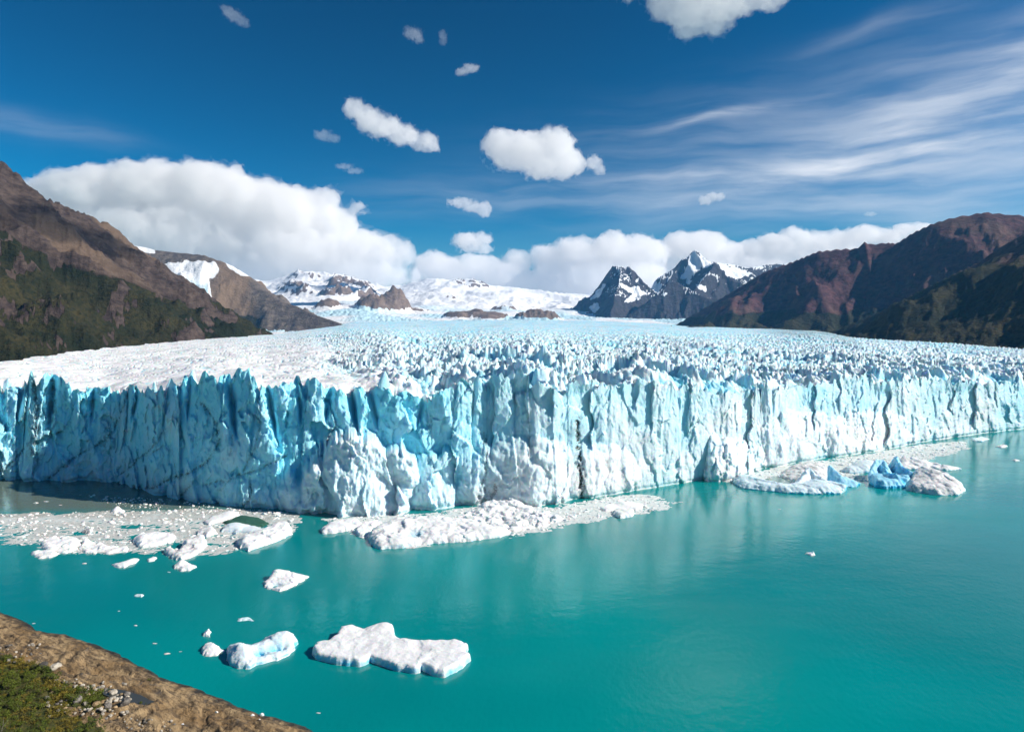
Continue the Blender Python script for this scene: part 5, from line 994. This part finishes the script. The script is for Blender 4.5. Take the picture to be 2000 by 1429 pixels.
def rock_mesh(k, m):
    if (k, m.name) not in RM:
        rg = np.random.default_rng(k); V = IV.copy()
        for _ in range(9):                                # planes knock corners off the ball
            n = rg.normal(size=3); n /= np.linalg.norm(n); d = rg.uniform(0.55, 0.85); t = V@n; V = V-np.clip(t-d, 0, None)[:, None]*n[None]
        V = V*(1+0.10*fbm3(V[:, 0]*1.5+k, V[:, 1]*1.5, V[:, 2]*1.5, 3))[:, None]; V = V*np.array([1, rg.uniform(0.7, 0.95), rg.uniform(0.6, 0.85)])
        me = mesh_np('boulder', V, IQ, smooth=False); me.materials.append(m); RM[(k, m.name)] = me
    return RM[(k, m.name)]
rg = np.random.default_rng(12)
def boulder(x, y, rpx, m, label, group=None, k=None):
    X, Y, z = drop(x, y); r = rpx/F*Y; o = obj('boulder', rock_mesh(int(rg.integers(6)) if k is None else k, m), None); o.location = (X, Y, z+r*0.35); o.scale = (r*rg.uniform(0.9, 1.15), r*rg.uniform(0.85, 1.1), r*rg.uniform(0.85, 1.1))
    o.rotation_euler = (rg.uniform(-.3, .3), rg.uniform(-.3, .3), rg.uniform(0, 6.28)); tag(o, label, 'boulder', group)
boulder(108, 1305, 11, R_PALE, 'big smooth pale boulder beside a dark boulder at the shrubs\' edge'); boulder(101, 1310, 8, R_PALE, 'low pale boulder tucked under the big smooth pale one')
boulder(84, 1303, 10, R_DARK, 'big blackish boulder beside the big smooth pale boulder'); boulder(94, 1307, 5, R_DARK, 'small blackish boulder between the pale and the big dark boulder')
boulder(152, 1370, 11, R_GREY, 'large angular grey boulder among shrubs and pale stones'); boulder(92, 1364, 6, R_GREY, 'grey boulder half hidden among the shrubs')
boulder(243, 1376, 13, R_GREY, 'largest squat grey boulder at the edge of the bare rock'); boulder(248, 1357, 8, R_GREY, 'grey boulder standing by the rain pool'); boulder(250, 1364, 4, R_TAN, 'small rusty orange stone beside the rain pool')
boulder(221, 1355, 9, R_PALE, 'bright white boulder at the rain pool, largest of its pale neighbours'); boulder(212, 1382, 9, R_GREY, 'grey boulder next to the largest squat grey one'); boulder(190, 1377, 8, R_TAN, 'orange-tan boulder among pale stones'); boulder(214, 1352, 5, R_TAN, 'small orange stone against the bright white boulder')
boulder(212, 1374, 8, R_PALE, 'white slab-like boulder behind the grey ones'); boulder(198, 1386, 6, R_PALE, 'pale boulder in front of the orange-tan boulder'); boulder(166, 1377, 7, R_PALE, 'pale boulder touching the large angular grey one'); boulder(226, 1382, 5, R_TAN, 'small tan stone between the grey boulders')
band = np.array([(112, 1326), (150, 1334), (200, 1346), (240, 1360), (225, 1378), (180, 1384), (120, 1378), (92, 1372)], float)
k_ = 0
while k_ < 120:
    x, y = rg.uniform(90, 262), rg.uniform(1322, 1405)
    if abs(y-(1330+(x-110)*0.26)) < 9+6*rg.uniform() or (abs(y-(1376+(x-95)*0.16)) < 10) or (rg.uniform() < 0.06):
        boulder(x, y, rg.uniform(2.0, 5.2), [R_PALE, R_PALE, R_PALE, R_TAN, R_GREY][rg.integers(5)], 'small pale stone strewn between the shrubs and the bare rock', 'small stones on the shore'); k_ += 1
for _ in range(44): boulder(rg.uniform(225, 345), rg.uniform(1404, 1432), rg.uniform(1.5, 3.5), [R_PALE, R_TAN, R_GREY][rg.integers(3)], 'small stone strewn over the bare brown rock below the pool', 'small stones on bare rock')
for _ in range(30): boulder(rg.uniform(0, 80), rg.uniform(1258, 1294), rg.uniform(1.5, 4.0), [R_PALE, R_GREY][rg.integers(2)], 'small stone along the upper edge of the shrubs', 'small stones above the shrubs')
for x, y, r_, lab in [(423, 1391, 4, 'white ice lump stranded on the shore rock, farthest from the water'), (357, 1414, 3, 'tiny white ice bit stranded beside the strewn stones'), (493, 1397, 4.5, 'white ice lump stranded with a flat bit on the wet rock'), (511, 1397, 6, 'largest white ice lump stranded on the wet rock'), (507, 1405, 3, 'flat ice bit stranded beside the largest stranded lump')]:
    X, Y, z = drop(x, y); o = obj('ice_chunk', CHM[rg.integers(9)], BERG); r = r_/F*Y; o.scale = (r, r, r); o.location = (X, Y, z+r*0.35); tag(o, lab, 'ice chunk')

# ---- shrubs
def mat_leaf(name, a, b):
    s = NT(name); rnd = s.n('ShaderNodeObjectInfo').outputs['Random']; n = s.noise(2.0, 3, 0.6)
    f = s.math('ADD', s.math('MULTIPLY', rnd, 0.6), s.math('MULTIPLY', n, 0.5), clamp=True); bs = s.bsdf(s.mix(f, a, b), 0.7, None, 0.2); return s.m
LEAF = mat_leaf('shrub_leaf', (0.038, 0.066, 0.009), (0.125, 0.150, 0.018)); LEAFY = mat_leaf('shrub_leaf_yellow', (0.11, 0.095, 0.012), (0.21, 0.16, 0.022)); s = NT('shrub_wood'); s.bsdf((0.10, 0.075, 0.055), 0.85); WOOD = s.m
def leaf_mesh(seed, n=300):
    rg = np.random.default_rng(seed); V = []; Q = []
    cl = rg.normal(size=(9, 3))*np.array([0.42, 0.42, 0.20])+np.array([0, 0, 0.5])
    for i in range(n):
        c = cl[rg.integers(9)]; d = rg.normal(size=3); d /= np.linalg.norm(d); p = c+d*rg.uniform(0.12, 0.36); p[2] = max(p[2], 0.04)
        a = rg.normal(size=3); a /= np.linalg.norm(a); b = np.cross(a, d+0.3*rg.normal(size=3)); b /= max(np.linalg.norm(b), 1e-6); l = rg.uniform(0.05, 0.11); w = l*0.55
        k = len(V); V += [p-a*l, p+b*w, p+a*l, p-b*w]; Q.append((k, k+1, k+2, k+3))
    return mesh_np('foliage', np.array(V), np.array(Q), smooth=False)
def tube(pts, rad, ns=5):
    V = []; Q = []; pts = [np.array(p, float) for p in pts]
    for i, p in enumerate(pts):
        t = pts[min(i+1, len(pts)-1)]-pts[max(i-1, 0)]; t /= np.linalg.norm(t); a = np.cross(t, (0.3, 0.9, 0.1)); a /= np.linalg.norm(a); b = np.cross(t, a)
        for j in range(ns): q = 6.283*j/ns; V.append(p+rad[i]*(a*cos(q)+b*sin(q)))
        if i:
            for j in range(ns): Q.append(((i-1)*ns+j, (i-1)*ns+(j+1) % ns, i*ns+(j+1) % ns, i*ns+j))
    return np.array(V), np.array(Q)
def stems(seed):
    rg = np.random.default_rng(seed); Vs = []; Qs = []; off = 0
    for i in range(5):
        a = rg.uniform(0, 6.28); r = rg.uniform(0.2, 0.5); p = np.array([0, 0, -0.15]); e = np.array([r*cos(a), r*sin(a), rg.uniform(0.4, 0.75)])
        V, Q = tube([p, (p+e)/2+rg.normal(size=3)*0.06, e], [0.035, 0.022, 0.01]); Vs.append(V); Qs.append(Q+off); off += len(V)
    return mesh_np('stem', np.concatenate(Vs), np.concatenate(Qs))
FM = [leaf_mesh(900+i) for i in range(6)]; SM = [stems(950+i) for i in range(3)]
for i, m in enumerate(FM): m.materials.append(LEAFY if i >= 4 else LEAF)
for m in SM: m.materials.append(WOOD)
def shrub(X, Y, z, sz, label, group, yellow=False):
    t = empty('shrub', (X, Y, z), rg.uniform(0, 6.28)); t.scale = (sz, sz, sz*rg.uniform(0.65, 0.95)); tag(t, label, 'shrub', group)
    obj('foliage', FM[(4+rg.integers(2)) if yellow else rg.integers(4)], None, t); obj('stem', SM[rg.integers(3)], None, t)
pts = []
lo, hi = VP.min(0), VP.max(0); tries = 0
while len(pts) < 210 and tries < 6000:
    tries += 1; p = rg.uniform(lo, hi); sv = polysd(p[:1], p[1:], VP)[0]; pxx = p[0]/p[1]*F+CX
    if sv < 0.2 or pxx < -50: continue
    sz = rg.uniform(0.9, 2.4)
    if any((p[0]-q[0])**2+(p[1]-q[1])**2 < (0.45*(sz+q[2]))**2 for q in pts): continue
    pts.append((p[0], p[1], sz))
for X_, Y_, sz in pts:
    z_ = [shore_at(X_, Y_)]; yel = noise2(np.array([X_*0.08]), np.array([Y_*0.08]))[0]+rg.normal()*0.25 > 0.32
    shrub(X_, Y_, float(z_[0])-0.05, sz, 'yellowish low shrub in the dense thicket on the shore' if yel else 'dark green low shrub in the dense thicket on the shore', 'yellowish shrubs' if yel else 'green shrubs', yel)
for x, y, sz, lab in [(195, 1356, 1.5, 'lone round green shrub beside the rain pool'), (183, 1370, 1.9, 'green shrub between the grey and the orange-tan boulders'), (140, 1372, 1.5, 'green shrub hugging the large angular grey boulder'), (275, 1374, 1.0, 'small mossy shrub on bare rock right of the largest boulder'), (150, 1347, 1.4, 'green shrub on the stony edge above the angular boulder'), (292, 1328, 0.8, 'tiny grass tuft on bare rock above the rain pool')]:
    X_, Y_, z_ = drop(x, y); shrub(X_, Y_, z_-0.05, sz, lab, None)
X_, Y_, z_ = drop(2, 1427); Vs = []; Qs = []; off = 0
for e, r in [((1.6, 0.2, 2.6), 0.05), ((0.5, 0.1, 2.9), 0.04), ((2.2, 0.0, 1.6), 0.03), ((-0.6, 0.2, 2.2), 0.03)]:
    e = np.array(e); V, Q = tube([(0, 0, -0.2), e*0.45+rg.normal(size=3)*0.12, e], [r*1.5, r, r*0.4]); Vs.append(V); Qs.append(Q+off); off += len(V)
s = NT('bare_wood'); s.bsdf((0.32, 0.28, 0.24), 0.85)
o = obj('dead_branch', mesh_np('dead_branch', np.concatenate(Vs), np.concatenate(Qs)), s.m); o.location = (X_, Y_, z_); tag(o, 'bare pale dead branch sticking up out of the shrubs', 'branch')
print('shore', time.time()-T0, 'tris', sum(len(m.polygons)*2 for m in bpy.data.meshes))
